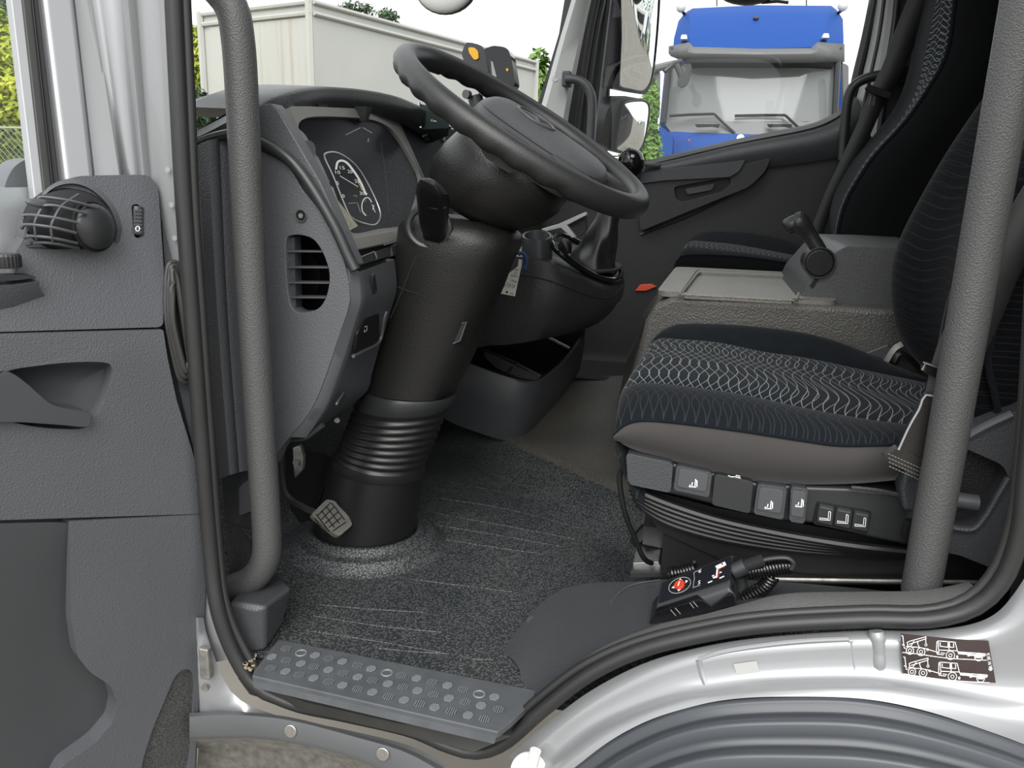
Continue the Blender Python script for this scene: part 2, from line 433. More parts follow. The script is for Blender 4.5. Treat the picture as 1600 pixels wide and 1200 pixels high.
# ================================================================ THE CAB SHELL
def sst(a, b, x):
    t = min(max((x - a) / (b - a), 0), 1); return t * t * (3 - 2 * t)
def floor_z(x, y):
    s = (x + .645) * .688 + (y - 1.963) * .726
    z = .055 * sst(-.02, .09, s) + .16 * max(0, s - .09)
    z = min(z, .20)
    z += max(0, -.80 - x) * .9
    return z
fl = tag(grid('floor', [[V((-1.0 + .02 * i, .925 + .02 * j, floor_z(-1.0 + .02 * i, .925 + .02 * j))) for i in range(95)] for j in range(72)], 'mat', None, smooth=60),
         'pebbled black rubber floor mat of the truck cab', 'floor', kind='structure')
def FZ(p, h=.0):
    q = P(p[0], p[1], Z=0); z = floor_z(q.x, q.y) + h
    for _ in range(6): q = P(p[0], p[1], Z=z); z = floor_z(q.x, q.y) + h
    return q
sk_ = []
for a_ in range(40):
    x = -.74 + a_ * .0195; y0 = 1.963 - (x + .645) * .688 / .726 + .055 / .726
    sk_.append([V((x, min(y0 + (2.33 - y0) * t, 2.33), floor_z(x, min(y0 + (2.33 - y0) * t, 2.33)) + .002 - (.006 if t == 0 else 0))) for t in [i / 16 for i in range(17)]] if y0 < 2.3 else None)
grid('tunnel_skirt', [r for r in sk_ if r], 'lit_skirt_mat', fl, smooth=80, label='tan skirt of the engine tunnel, paled by painted window light')
grid('carpet', [[V((-1.0 + .1 * i, y, z)) for i in range(15)] for y, z in ((2.30, .125), (2.33, .13), (2.36, .06), (2.96, .04))], 'black_matt', fl)
ribs = [[(695, 752), (800, 772), (890, 790)], [(680, 778), (790, 795), (905, 825)], [(672, 800), (790, 822), (900, 843)], [(665, 818), (770, 835), (880, 855)], [(690, 842), (770, 855), (850, 866)],
        [(500, 945), (580, 952), (662, 957)], [(490, 962), (590, 978), (690, 988)], [(478, 985), (600, 1004), (700, 1022)], [(585, 1012), (640, 1018), (702, 1022)],
        [(770, 880), (800, 905), (850, 960)], [(735, 905), (780, 950), (815, 990)], [(800, 862), (850, 890), (880, 915)], [(700, 935), (740, 980), (770, 1010)], [(672, 940), (705, 985), (740, 1025)], [(720, 1025), (740, 1030), (770, 1031)],
        [(690, 700), (780, 745), (860, 760)], [(640, 905), (720, 915), (800, 925)]]
for r in ribs:
    tube('rib', rs([FZ(q, .0005) for q in r], 9), .0012, 'mat', fl, n=6)
grid('mat_collar', [[V((-.590 + (ro + .006) * math.cos(a), 1.33 + ro * math.sin(a), hh)) for a in [2 * math.pi * i / 48 for i in range(48)]] for ro, hh in ((.093, .030), (.098, .034), (.104, .032), (.108, .022), (.118, .018), (.124, .020), (.131, .017), (.136, .007), (.150, .001), (.158, -.004))], 'mat', fl, cu=True, smooth=80)
wf = tag(grid('wall_front', [[V((-1.02, y, z)) for y in (.97, 1.5, 2.2, 3.0)] for z in (-.1, .3, .62)], 'black_matt', None), 'dark firewall behind the pedals', 'wall', kind='structure')
wr = tag(box('wall_rear', (.93, 2.0, .7), (.06, 2.1, 1.8), 'dark_grain', None, bev=.01), 'dark rear wall of the cab behind the seats', 'wall', kind='structure')
def roof(x, y, w): return V((x, y, 1.60 + .05 * math.sin(math.pi * (y - .9) / 2.2) + w))
ce = tag(plate('ceiling', [(-.55, .9), (-.55, 1.5), (-.55, 2.0), (-.55, 2.5), (-.55, 3.1), (.97, 3.1), (.97, 2.5), (.97, 2.0), (.97, 1.5), (.97, .9)], roof, .03, 'ceiling_felt', None, holes=[rp([(-.30, 1.62), (.35, 1.62), (.35, 2.38), (-.30, 2.38)], .06, 3)]), 'pale headliner above the seats', 'ceiling', kind='structure')
plate('added_hatch_pane', [(-.30, 1.62), (.35, 1.62), (.35, 2.38), (-.30, 2.38)], lambda x, y, w: V((x, y, 1.672 + w)), .004, 'glass', ce)  # unseen hatch, added to let sky light down onto tray and floor

# ---- body side round the driver's doorway
wl = thing('wall_left', (-.2, .9, -.2), 'silver painted body side around the driver doorway', 'body side', kind='structure')
def pxrow(pts, Y, n=40): return rs(PY(pts, Y), n)
def pxcr(pts, Y): return cr(PY(pts, Y), 5)
sill = [pxcr([(790, 1185), (870, 1118), (930, 1075), (1010, 1035), (1100, 1010), (1200, 995), (1350, 985), (1450, 985), (1540, 968), (1590, 920), (1640, 830)], .905),
        pxcr([(812, 1189), (885, 1126), (945, 1086), (1020, 1048), (1100, 1022), (1200, 1007), (1350, 997), (1450, 999), (1545, 985), (1610, 950), (1650, 900)], .885),
        pxcr([(822, 1192), (895, 1132), (955, 1094), (1030, 1056), (1105, 1034), (1200, 1022), (1350, 1012), (1450, 1016), (1550, 1010), (1615, 985), (1655, 950)], .884),
        pxcr([(835, 1196), (905, 1138), (970, 1103), (1045, 1069), (1110, 1055), (1200, 1045), (1350, 1038), (1450, 1046), (1550, 1052), (1620, 1050), (1660, 1040)], .880),
        pxcr([(850, 1200), (920, 1145), (985, 1111), (1060, 1084), (1120, 1076), (1200, 1066), (1350, 1063), (1450, 1075), (1550, 1090), (1620, 1092), (1670, 1090)], .874),
        pxcr([(860, 1204), (930, 1150), (1000, 1114), (1070, 1092), (1130, 1082), (1210, 1074), (1350, 1071), (1450, 1084), (1550, 1103), (1620, 1112), (1670, 1118)], .855),
        pxcr([(880, 1215), (945, 1163), (1010, 1127), (1078, 1105), (1138, 1093), (1215, 1088.5), (1340, 1091), (1440, 1109), (1540, 1141), (1610, 1167), (1660, 1190)], .848)]
grid('sill_panel', sill, 'silver', wl, smooth=80, sub=1)
for nm, pts in (('stamped_edge', [(1092, 1030, .886), (1096, 1050, .8835), (1104, 1073, .877)]), ('stamped_edge', [(1329, 1001, .889), (1333, 1030, .8845), (1337, 1063, .8775)])):
    tube(nm, rs(PY(pts, 0), 8), .0042, 'silver', wl, n=8)
tube('stamped_edge', rs(PY([(1092, 1030), (1130, 1018), (1200, 1007), (1260, 1001), (1326, 998)], .887), 14), .0030, 'silver', wl, n=8)
tube('seam_weld', rs(PY([(1369, 986, .893), (1372, 1010, .889), (1373, 1035, .886), (1374, 1054, .881)], 0), 12), [.008, .0095, .0095, .009, .009, .0085, .009, .0095, .0095, .009, .006, .003], 'silver', wl, n=10)
plate('tape_patch', [(1146, 1038), (1182, 1033), (1190, 1058), (1154, 1063)], lambda x, y, w: P(x, y, Y=.8795 - .002 * (y - 1033) / 30) + V((0, w, 0)), .0008, 'tape', wl, label='square of pale tape on the silver sill')
wl2 = [pxrow([(318, 965), (326, 1000), (362, 1082), (430, 1117), (540, 1140), (640, 1165), (700, 1195)], .915, 24),
       pxrow([(310, 965), (314, 1000), (345, 1095), (420, 1120), (530, 1145), (630, 1170), (690, 1200)], .905, 24),
       pxrow([(300, 965), (301, 1000), (302, 1118), (400, 1122), (510, 1146), (610, 1172), (670, 1205)], .915, 24)]
grid('sill_corner', wl2, 'silver', wl, smooth=80)
cols = [[112, 150, 200, .905], [128, 166, 213, .90], [142, 181, 226, .885], [150, 187, 232, .895], [158, 194, 238, .90], [172, 207, 248, .903], [190, 217, 255, .917], [194, 219.5, 257, .912], [200, 222, 260, .910], [206, 229, 266, .918], [213, 235, 272, .93], [235, 262, 292, .932], [256, 281, 305, .935], [262, 288, 310, .928], [268, 294, 315, .925], [285, 310, 330, .95]]
grid('pillar_jamb', [pxrow([(c[0] - (c[1] - c[0]) * 1.85, -500), (c[0] - (c[1] - c[0]) * .3, -80), (c[0], 0), (c[1], 270), (c[2], 640), (c[2] * 1.02 + 10, 900)], c[3] + .055 * max(0, 1 - k / 13), 26) for k, c in enumerate(cols)], 'silver', wl, smooth=80)
for q in ((262, 265), (268, 320), (273, 372)):
    cyl('plug', P(*q, Y=.934), (0, -1, 0), .0036, .0004, 'silver_dull', wl, k=14)
plate('body_panel', [(.385, -.02), (.385, 1.28), (.34, 1.42), (.22, 1.46), (-.5, 1.45), (-.66, 1.38), (-.66, 1.66), (1.05, 1.66), (1.05, -.6), (.75, -.6), (.62, -.25), (.50, -.06)], lambda x, z, w: V((x, .90 + w, z)), .03, 'silver', wl, bev=.01)
plate('side_lining', [(.40, .0), (.40, 1.5), (.96, 1.5), (.96, .0)], lambda x, z, w: V((x, .99 + w, z)), .02, 'dark_grain', wl)
# hinge behind the door edge
box('hinge', P(322, 1035, Y=.895), (.016, .012, .05), 'dull_steel', wl, bev=.003)
cyl('hinge_pin', P(322, 1068, Y=.885), (0, 0, 1), .007, .022, 'dull_steel', wl, k=12, bev=.001)
cyl('hinge_bolt', P(323, 1072, Y=.88), (0, -1, 0), .006, .006, 'dull_steel', wl, k=6)
grid('sill_return', [pxrow([(300, 1112), (420, 1118), (540, 1142), (660, 1190)], .91, 8), pxrow([(300, 1160), (420, 1160), (540, 1180), (660, 1240)], .93, 8)], 'bumper_grey', wl)
grid('jamb_foot', [pxrow([(322, 700), (335, 880), (345, 960), (360, 1030)], .925, 8), pxrow([(306, 700), (308, 880), (310, 960), (310, 1040)], .925, 8)], 'silver', wl)

# ---- rubber seal round the doorway
seal = [(269, -60), (272, 0), (279, 150), (288, 320), (301, 500), (316, 700), (329, 860), (340, 950), (366, 1022), (400, 1071), (460, 1101), (540, 1118), (640, 1141), (700, 1166), (745, 1176), (790, 1160), (850, 1108), (920, 1055), (1000, 1017), (1100, 992), (1200, 977), (1350, 969), (1450, 969), (1522, 950), (1567, 907), (1592, 840), (1602, 760), (1616, 600), (1632, 300), (1650, -60)]
s1 = rs([V((-.15, .914, 1.44)), V((-.45, .914, 1.43)), V((-.60, .914, 1.37)), V((-.645, .914, 1.20))] + [P(x, y, Y=.914 if y < 900 and x < 400 else .905) for x, y in seal] + [V((.372, .905, 1.25)), V((.34, .905, 1.38)), V((.22, .905, 1.44)), V((-.15, .914, 1.44))], 260)
tr = thing('trim_1', P(700, 1170, Y=.9), 'black rubber seal following the edge of the driver doorway', 'door seal', kind='structure')
tube('seal_lip', s1, lambda t: .0112 if t < .42 else .0095, 'seal_grey', tr, n=10)
s2 = [(287, -60), (290, 0), (297, 150), (304, 320), (316, 500), (330, 700), (342, 860), (353, 945), (380, 1010), (412, 1056), (470, 1086), (545, 1103), (640, 1124), (700, 1146), (742, 1156), (780, 1144), (838, 1094), (910, 1040), (995, 1002), (1100, 976), (1200, 961), (1350, 953), (1445, 953), (1508, 936), (1551, 894), (1576, 830), (1588, 760), (1602, 600), (1618, 300), (1636, -60)]
s2w = rs([V((-.15, .922, 1.425)), V((-.44, .922, 1.415)), V((-.585, .922, 1.36)), V((-.63, .922, 1.20))] + [P(x, y, Y=.922 if y < 900 and x < 400 else .915) for x, y in s2] + [V((.36, .915, 1.25)), V((.328, .915, 1.37)), V((.21, .915, 1.425)), V((-.15, .922, 1.425))], 260)
tube('seal_bead', s2w, lambda t: .0065 if t < .42 else .006, 'seal_grey', tr, n=10)
# ---- windscreen, passenger side
wsx = lambda y, z: -.70 - .26 * math.sin(math.pi * min(max((y - .97) / 2.0, 0), 1)) + .28 * (z - .75)
tag(grid('window_1', [[V((wsx(y, z), y, z)) for y in [.97 + 2.0 * i / 24 for i in range(25)]] for z in (.55, .8, 1.0, 1.2, 1.42, 1.55)], 'glass', None, smooth=80), 'curved clear windscreen in front of the steering wheel', 'windscreen', kind='structure')
# passenger door with its window opening
d2 = thing('door_2', (.1, 3.0, .0), 'closed dark passenger door with sloping sill and grab recess', 'truck door', kind='structure')
hole = [(915, 280), (922, 240), (938, 100), (950, 0), (958, -80), (1376, -80), (1364, 0), (1352, 60), (1340, 110), (1330, 150), (1318, 173), (1295, 189), (1255, 203), (1150, 224), (1005, 259)]
def f3(Y): return lambda x, y, w: P(x, y, Y=Y) + V((0, w, 0))
oo = [P(x, y, Y=3.0) for x, y in hole]
fXZ = lambda Y: (lambda x, z, w: V((x, Y + w, z)))
plate('door_skin', [(-.95, -.1), (.92, -.1), (.92, 1.64), (-.50, 1.64), (-.56, 1.2), (-.66, .85), (-.72, .6), (-.95, .55)], fXZ(3.0), .05, 'dark_grain', d2, holes=[[(p.x, p.z) for p in oo]])
tube('window_seal', cr([p + V((0, -.006, 0)) for p in oo[1:]], 4), .014, 'dark_plastic', d2, n=8)
grid('sill_pad', [pxrow([(1003, 258), (1060, 246), (1150, 224), (1255, 204), (1297, 190), (1320, 172), (1333, 148)], 2.995, 24),
                  pxrow([(1003, 262), (1060, 251), (1150, 230), (1255, 210), (1299, 197), (1324, 180), (1340, 155)], 2.955, 24),
                  pxrow([(1003, 275), (1060, 263), (1150, 247), (1255, 232), (1305, 222), (1332, 205), (1350, 175)], 2.95, 24),
                  pxrow([(1003, 292), (1060, 285), (1150, 270), (1255, 255), (1310, 245), (1340, 225), (1360, 190)], 2.985, 24)], 'mid_grain', d2, smooth=80)
plate('armrest', rp([(1000, 272), (1040, 264), (1135, 254), (1165, 250), (1155, 268), (1140, 277), (1040, 282), (1000, 287)], 4, 3), fY(2.93), .05, 'mid_grain', d2, bev=.004)
plate('pull_cup', rp([(995, 285), (1100, 272), (1205, 246), (1195, 270), (1170, 293), (1090, 325), (1000, 362)], 8, 4), fY(2.945), .045, 'dark_grain', d2, holes=[rp([(1053, 292), (1140, 277), (1142, 286), (1128, 299), (1066, 316), (1056, 310)], 5, 4)], bev=.004)
plate('cup_floor', [(1045, 285), (1150, 270), (1150, 300), (1060, 320)], fY(2.985), .01, 'black_plastic', d2)
plate('release_lever', rp([(1070, 295), (1118, 286), (1112, 297), (1074, 304)], 3, 3), fY(2.955), .02, 'mid_grain', d2, bev=.003)
box('window_switch', P(1020, 258, Y=2.93), (.055, .03, .012), 'dark_plastic', d2, bev=.003)
tube('panel_edge', rs(PY([(1205, 246), (1190, 275), (1150, 300), (1080, 335), (1000, 366)], 2.985), 20), .004, 'dark_plastic', d2, n=6)
tag(plate('window_2', [(p.x, p.z) for p in oo], fXZ(3.028), .004, 'glass', None), 'passenger door window glass in front of the blue truck', 'window', kind='structure')
# passenger windscreen pillar
t2 = thing('trim_2', P(880, 190, Y=2.95), 'pale grey windscreen pillar trim beside the passenger mirrors', 'pillar trim', kind='structure')
grid('pillar_cover', [pxrow([(812, 270), (840, 185), (875, 60), (893, 0), (915, -80)], 2.86, 12), pxrow([(818, 270), (848, 185), (882, 60), (900, 0), (922, -80)], 2.83, 12),
                      pxrow([(872, 270), (880, 185), (905, 60), (918, 0), (938, -80)], 2.85, 12), pxrow([(880, 270), (888, 185), (911, 60), (924, 0), (944, -80)], 2.90, 12)], 'trim_light', t2, smooth=60)
cyl('plug', P(867, 123, Y=2.838), (.25, -1, .2), .012, .006, 'trim_light', t2, k=20, bev=.002)
grid('door_channel', [pxrow([(880, 270), (887, 185), (909, 60), (922, 0), (942, -80)], 2.93, 12), pxrow([(893, 270), (899, 185), (916, 60), (930, 0), (948, -80)], 2.92, 12)], 'black_matt', t2)
tube('channel_bead', rs(PY([(897, 280), (903, 185), (921, 60), (933, 0), (950, -80)], 2.95), 14), .011, 'rubber', t2, n=8)
tube('channel_bead', rs(PY([(909, 280), (914, 185), (929, 60), (941, 0), (955, -80)], 2.97), 14), .013, 'dark_plastic', t2, n=8)
h = t2
tube('grab_handle', rs(PY([(884, 124), (897, 124), (912, 130), (922, 145), (925, 165), (923, 215), (921, 262)], 2.80), 24), .0155, 'mid_grain', h, n=10, label='dark grab handle')
box('handle_mount', P(886, 124, Y=2.82), (.03, .04, .05), 'mid_grain', h, bev=.006)
# passenger door post
t3 = thing('trim_3', P(1400, 300, Y=2.95), 'grey door post trim between the passenger window and seat belt', 'pillar trim', kind='structure')
grid('post_cover', [pxrow([(1376, -60), (1364, 40), (1350, 110), (1333, 170)], 2.99, 10), pxrow([(1396, -60), (1384, 40), (1372, 110), (1352, 190)], 2.93, 10), pxrow([(1405, -60), (1395, 40), (1384, 110), (1372, 240)], 2.93, 10)], 'trim_light', t3, smooth=60)
grid('post_flank', [pxrow([(1405, -60), (1395, 40), (1384, 110), (1365, 240)], 2.935, 10), pxrow([(1440, -60), (1432, 40), (1425, 110), (1420, 260)], 2.95, 10)], 'mid_grain', t3)
tube('post_bead', rs(PY([(1388, -60), (1376, 40), (1362, 110), (1344, 190)], 2.925), 12), .006, 'rubber', t3, n=8)
tube('post_bead', rs(PY([(1407, -60), (1397, 40), (1386, 110), (1370, 240)], 2.925), 12), .009, 'rubber', t3, n=8)
h = t3
tube('grab_handle', rs(PY([(1316, 250), (1320, 200), (1324, 160), (1332, 137), (1350, 124), (1380, 117), (1408, 117)], 2.88), 26), .016, 'dark_grain', h, n=10, label='dark curved grab handle')
box('handle_mount', P(1408, 118, Y=2.90), (.05, .04, .05), 'black_plastic', h, bev=.008)

# ================================================================ OPEN DRIVER DOOR
DN = V((.866, -.5, 0)); DD = DN.dot(V((-.655, .93, 0)))
def Dr(x, y, off=0.0):
    lean = -.00017 * max(0, 530 - y) - .00005 * max(0, y - 815)      # the panel leans back above and below its waist
    return P(x, y, pl=(DN, DD + off + lean))
def fD(off): return lambda x, y, w: Dr(x, y, off) - DN * w
d1 = thing('door_1', Dr(150, 1200), 'open driver door with grey grained inner panels and round air vent', 'truck door', kind='structure')
upper = rp([(-420, 438, 0), (10, 437), (25, 428), (20, 400), (36, 376), (58, 330), (72, 303), (92, 285), (127, 275), (233, 273), (247, 292), (256, 420), (255, 511), (-420, 531, 0)], 10, 4)
vent_hole = cr([(62, 312), (80, 298), (110, 294), (140, 306), (167, 330), (179, 355), (176, 374), (157, 386), (123, 389), (70, 389), (40, 384), (42, 350)], 4, True)
slot = rp([(205, 321), (214, 318), (222, 325), (224, 365), (217, 373), (210, 370)], 5, 4)
plate('vent_panel', upper, fD(.0), .03, 'door_grey', d1, holes=[vent_hole, slot], bev=.003)
grid('vent_surround', [[Dr(x, y, .001) for x, y in cr([(52, 330), (68, 300), (90, 284), (120, 280), (150, 292), (178, 322), (190, 355), (186, 378)], 4)], [Dr(x, y, .006) for x, y in cr([(56, 328), (72, 303), (92, 290), (118, 287), (146, 298), (172, 325), (183, 356), (180, 377)], 4)], [Dr(x, y, -.012) for x, y in cr([(62, 322), (78, 303), (94, 296), (116, 294), (142, 304), (167, 329), (178, 357), (176, 375)], 4)]], 'door_grey', d1, smooth=70)
plate('slot_back', [(200, 314), (228, 314), (228, 378), (200, 378)], fD(-.012), .004, 'black_plastic', d1)
thumb = thing_c = obj('thumb_wheel', *tubem([Dr(215, 324, -.004), Dr(215, 368, -.004)], .0075, 12), 'dark_plastic', d1)
for k in range(7):
    y = 329 + k * 5.6
    box('wheel_rib', Dr(215, y, .0038), (.010, .0025, .0018), 'smooth_grey', thumb, R=frame(DN))
text('dial_mark', '0', (211, 362), (219, 361.5), (211, 353), lambda x, y, w: Dr(x, y, .0052), 'white_print', thumb)
# ledge and mirror knob
grid('ledge', [[Dr(x, y, o) for x, y in ((-420, 442), (-40, 441), (20, 438), (55, 434))] for y0, o in ((0, .002),)] + [[Dr(x, y, .02) for x, y in ((-420, 450), (-40, 449), (20, 446), (60, 440))]] + [[Dr(x, y, .012) for x, y in ((-420, 475), (-40, 470), (20, 462), (62, 452))]] + [[Dr(x, y, .0) for x, y in ((-420, 500), (-40, 492), (20, 480), (70, 462))]], 'door_grey', d1, smooth=80)
kb = thing  # noqa
bp_ = plate('knob_plate', rp([(-60, 434), (20, 429), (50, 430), (58, 434), (30, 438), (-60, 441)], 3, 3), fD(.022), .02, 'black_plastic', d1, bev=.001)
kn = cyl('mirror_knob', Dr(10, 427, .012), (0, 0, 1), .0145, .010, 'black_plastic', d1, k=24, r2=.0125)
c0 = Dr(10, 418, .012)
vs, fs = gridm([[c0 + V((r * math.cos(a), r * math.sin(a), z)) for a, r in [(2 * math.pi * k / 48, rr * (1 if k % 2 else .95)) for k in range(48)]] for rr, z in ((.0150, .0), (.0160, .002), (.0160, .013), (.014, .0155))], True, False, True, True)
obj('knob_cap', vs, fs, 'dark_plastic', kn, smooth=30)
# round air vent
def vo_(x, y, k=1.0): return .050 * k * math.sqrt(max(0, 1 - ((x - 106) / (76 * k)) ** 2 - ((y - 342) / (54 * k)) ** 2))
vrow = []
for j in range(9):
    t = 1.0 - j / 8.0
    vrow.append([Dr(106 + 71 * t * math.cos(a), 342 + 50 * t * math.sin(a), -.012 + .048 * math.sqrt(1 - (t * .995) ** 2)) for a in [2 * math.pi * i / 32 for i in range(32)]])
vt = grid('air_vent', vrow, 'black_matt', d1, cu=True, cb=True, smooth=80, label='round black air vent with curved louvres')
def vstrip(name, px, r=.0017): return tube(name, [Dr(x, y, vo_(x, y)) for x, y in cr(px, 6)], r, 'smooth_grey', vt, n=8, flat=1.3, up=DN)
for px in ([(58, 311), (68, 308), (110, 314), (152, 325)], [(60, 322), (83, 321), (110, 327), (136, 334)], [(36, 342), (42, 336), (83, 340), (121, 348)], [(34, 356), (42, 351), (80, 355), (118, 364)], [(38, 372), (48, 369), (82, 372), (120, 380)], [(40, 383), (60, 379), (90, 381), (122, 388)]):
    vstrip('louvre', px, .0019)
for px in ([(122, 304), (97, 321), (86, 338), (80, 354), (82, 376)], [(64, 327), (56, 342), (54, 354), (57, 374)]):
    vstrip('vane', px, .0015)
cpn = (DN * .93 + V((.5, .866, 0)) * .30 + V((0, 0, .05))).normalized(); cpc = Dr(149, 354, .028)
cap = ell('vent_cap', cpc, (.0265, .0275, .011), 'dark_plastic', vt, R=frame(cpn))
tube('cap_rim', [cpc - cpn * .002 + frame(cpn) @ V((.0275 * math.cos(a), .0285 * math.sin(a), 0)) for a in [2 * math.pi * k / 32 for k in range(32)]], .0022, 'black_plastic', vt, closed=True, n=8)
loft('vent_tab', [[Dr(x, y, o) for x, y, o in ring] for ring in ([(36, 311, .036), (37, 317, .037), (44, 321, .033), (44, 315, .032)], [(40, 308, .042), (42, 320, .044), (60, 326, .036), (58, 310, .032)], [(55, 308, .042), (58, 323, .044), (74, 329, .034), (72, 311, .03)], [(72, 311, .040), (78, 325, .042), (86, 330, .030), (82, 314, .030)])], 'smooth_grey', vt, sub=2)
# middle panel, pull handle
mid = rp([(-420, 533, 0), (255, 515), (262, 560), (276, 625), (300, 703), (324, 788, 8), (318, 803, 4), (-420, 826, 0)], 3, 3)
rec = cr([(-60, 590), (10, 580), (33, 575), (100, 567), (160, 566), (175, 575), (173, 597), (160, 633), (146, 652), (130, 669), (90, 670), (50, 666), (0, 655), (-60, 640)], 4, True)
plate('handle_panel', mid, fD(.004), .03, 'door_grey', d1, holes=[rec], bev=.003)
grid('handle_recess', [[Dr(x, y, .003) for x, y in rec], [Dr(60 + (x - 60) * .93, 618 + (y - 618) * .9, -.022) for x, y in rec], [Dr(60 + (x - 60) * .5, 618 + (y - 618) * .4, -.03) for x, y in rec]], 'door_smooth', d1, cu=True, cb=True, smooth=70)
ho = [(-80, 575), (-10, 588), (12, 583), (24, 586), (45, 602), (75, 628), (100, 638), (132, 643), (142, 650), (141, 660), (132, 667), (95, 664), (40, 660), (-80, 650)]
ho = cr(ho, 4, True)
plate('pull_handle', ho, fD(.016), .03, 'door_smooth', d1, bev=.009, seg=4)
# lower panels
low = [(109, 815), (317, 804), (324, 830), (321, 930), (313, 1060), (300, 1260), (60, 1260), (98, 1196), (150, 1160), (177, 1128), (183, 1100), (174, 1072), (140, 1050), (121, 1025), (112, 970)]
plate('pocket_panel', cr(low[:1], 1, True)[:0] + rp(low, 8, 4), fD(.006), .03, 'door_grey', d1, bev=.004, holes=[cr([(222, 1210), (235, 1150), (255, 1100), (274, 1057), (292, 1046), (303, 1060), (302, 1110), (292, 1210), (255, 1250)], 4, True)])
grid('speaker_cloth', [[Dr(x, y, o) for x, y in cr([(a, b), ((a + c) / 2, b - 4), (c, b)], 4)] for a, b, c, o in ((272, 1050, 306, 0), (252, 1095, 306, .001), (233, 1145, 303, .001), (220, 1205, 298, 0), (210, 1260, 295, -.002))], 'net', d1, label='black speaker cloth')
grid('door_pocket', [[Dr(x, y, o) for x, y, o in r] for r in ([(-420, 826, .003), (60, 817, .003), (110, 814, .002), (116, 830, -.004)], [(-420, 900, .0), (30, 900, .0), (85, 880, -.008), (120, 900, -.014)], [(-420, 1000, -.004), (10, 1000, -.008), (70, 1000, -.018), (130, 1000, -.022)], [(-420, 1100, -.006), (0, 1100, -.012), (80, 1100, -.024), (190, 1100, -.026)], [(-420, 1260, -.006), (0, 1260, -.012), (100, 1260, -.024), (200, 1260, -.026)])], 'door_smooth', d1, sub=2)
plate('edge_cover', [(233, 274), (250, 296), (258, 420), (259, 515), (303, 705), (327, 795), (322, 930), (340, 925), (338, 780), (318, 640), (300, 540), (275, 420), (258, 300)], fD(-.012), .02, 'door_grey', d1)
plate('outer_skin', [(-460, 300), (250, 290), (300, 700), (322, 800), (305, 1260), (-460, 1260)], fD(-.045), .02, 'silver', d1)
# cable boot between door and body
for k, (ins, o, r) in enumerate(((0, .0, .0045), (8, .006, .0045), (16, .011, .004))):
    lp = [(262 + ins * .5, 425 + ins), (270, 411 + ins * .7), (280 - ins * .2, 420 + ins), (290 - ins * .4, 480), (302 - ins * .4, 560), (300 - ins * .4, 585 - ins), (290, 596 - ins), (278 + ins * .4, 580 - ins), (262 + ins * .5, 500)]
    tube('cable_boot', cr([Dr(x, y, .002 + o) for x, y in lp], 5, True), r, 'rubber', d1, n=8, closed=True)
plate('boot_core', cr([(266, 430), (272, 420), (280, 430), (292, 500), (298, 575), (288, 588), (276, 560), (264, 490)], 4, True), fD(.004), .02, 'black_plastic', d1)
# window frame
def strip(name, a, b, mat, off, th, parent=d1, bev=.002):
    return plate(name, [(a[0] - (a[1] - a[0]) * 1.67, -450), (b[0] - (b[1] - b[0]) * 1.67, -450), (b[1] + (b[1] - b[0]) * .25, 340), (a[1] + (a[1] - a[0]) * .25, 340)], fD(off), th, mat, parent, bev=bev)
strip('frame_edge', (17, 49), (37, 67), 'silver_dull', -.02, .02)
strip('glass_channel', (35, 65), (60, 92), 'rubber', -.016, .02)
strip('channel_lip', (50, 80), (54, 84), 'black_plastic', -.010, .008)
strip('channel_step', (58, 90), (70, 103), 'smooth_grey', -.018, .02)
strip('window_post', (66, 99), (119, 149), 'silver', -.010, .03, bev=.008)
strip('post_return', (116, 147), (147, 188), 'silver_dull', -.022, .02)
plate('window_top', [(-440, -480), (90, -480), (92, -446), (-440, -440)], fD(-.012), .03, 'silver', d1, bev=.004)
plate('pane', [(-440, -450), (-36, -450), (8, -80), (19, 0), (52, 280), (52, 320), (-440, 400)], fD(-.03), .004, 'glass', d1)
h = thing('mirror_housing', Dr(30, 390, -.1), 'grey rounded mirror housing outside the open driver door', 'mirror housing')
hp = [(2, 392), (4, 320), (8, 285), (20, 262), (36, 250), (60, 246), (95, 250), (95, 392)]
plate('shell', rp(hp, 14, 4), fD(-.075), .07, 'smooth_grey', h, bev=.014, seg=4)
for q in ((14, 333), (16, 349)): ribbon('cast_mark', [arc(q[0], q[1], 4, n=12)], .8, lambda x, y, w: Dr(x, y, -.0745), 'dark_plastic', h)
tube('shell_seam', [Dr(x, y, -.074) for x, y in ((4, 341), (20, 344), (40, 345), (70, 346))], .001, 'dark_plastic', h, n=6)
# ================================================================ DASHBOARD
CLP = (V((1, 0, .45)), -.26)
def Cl(x, y, w=0.0): return P(x, y, pl=CLP) - CLP[0].normalized() * w
def fC(off): return lambda x, y, w: Cl(x, y, -off + w)
da = thing('dashboard', (-.7, 1.6, .25), 'dark grey truck dashboard with hooded instrument cluster and side vent', 'dashboard')
side = cr([(400, 232), (447, 257), (473, 297), (500, 330), (523, 367), (540, 417), (546, 455), (545, 480), (530, 525), (510, 585), (492, 630), (475, 657), (455, 680), (435, 705)], 4) + [V((425, 729)), V((380, 738)), V((365, 500)), V((360, 222))]
vh = cr([(447, 377), (457, 368), (473, 368), (490, 375), (503, 393), (513, 420), (514, 443), (508, 467), (497, 482), (480, 488), (463, 487), (453, 473), (448, 433)], 4, True)
sp_ = plate('side_panel', side, fY(1.08), .03, 'grain_grey', da, holes=[vh], bev=.003)
grid('vent_duct', [[P(x, y, Y=1.082) for x, y in vh], [P(x, y, Y=1.12) + V((.006, 0, 0)) for x, y in vh], [P(478 + (x - 478) * .6, 428 + (y - 428) * .6, Y=1.17) for x, y in vh]], 'black_plastic', sp_, cu=True, cb=True)
plate('duct_wall', [(449, 372), (460, 370), (462, 480), (452, 470)], fY(1.088), .02, 'mid_grain', sp_)
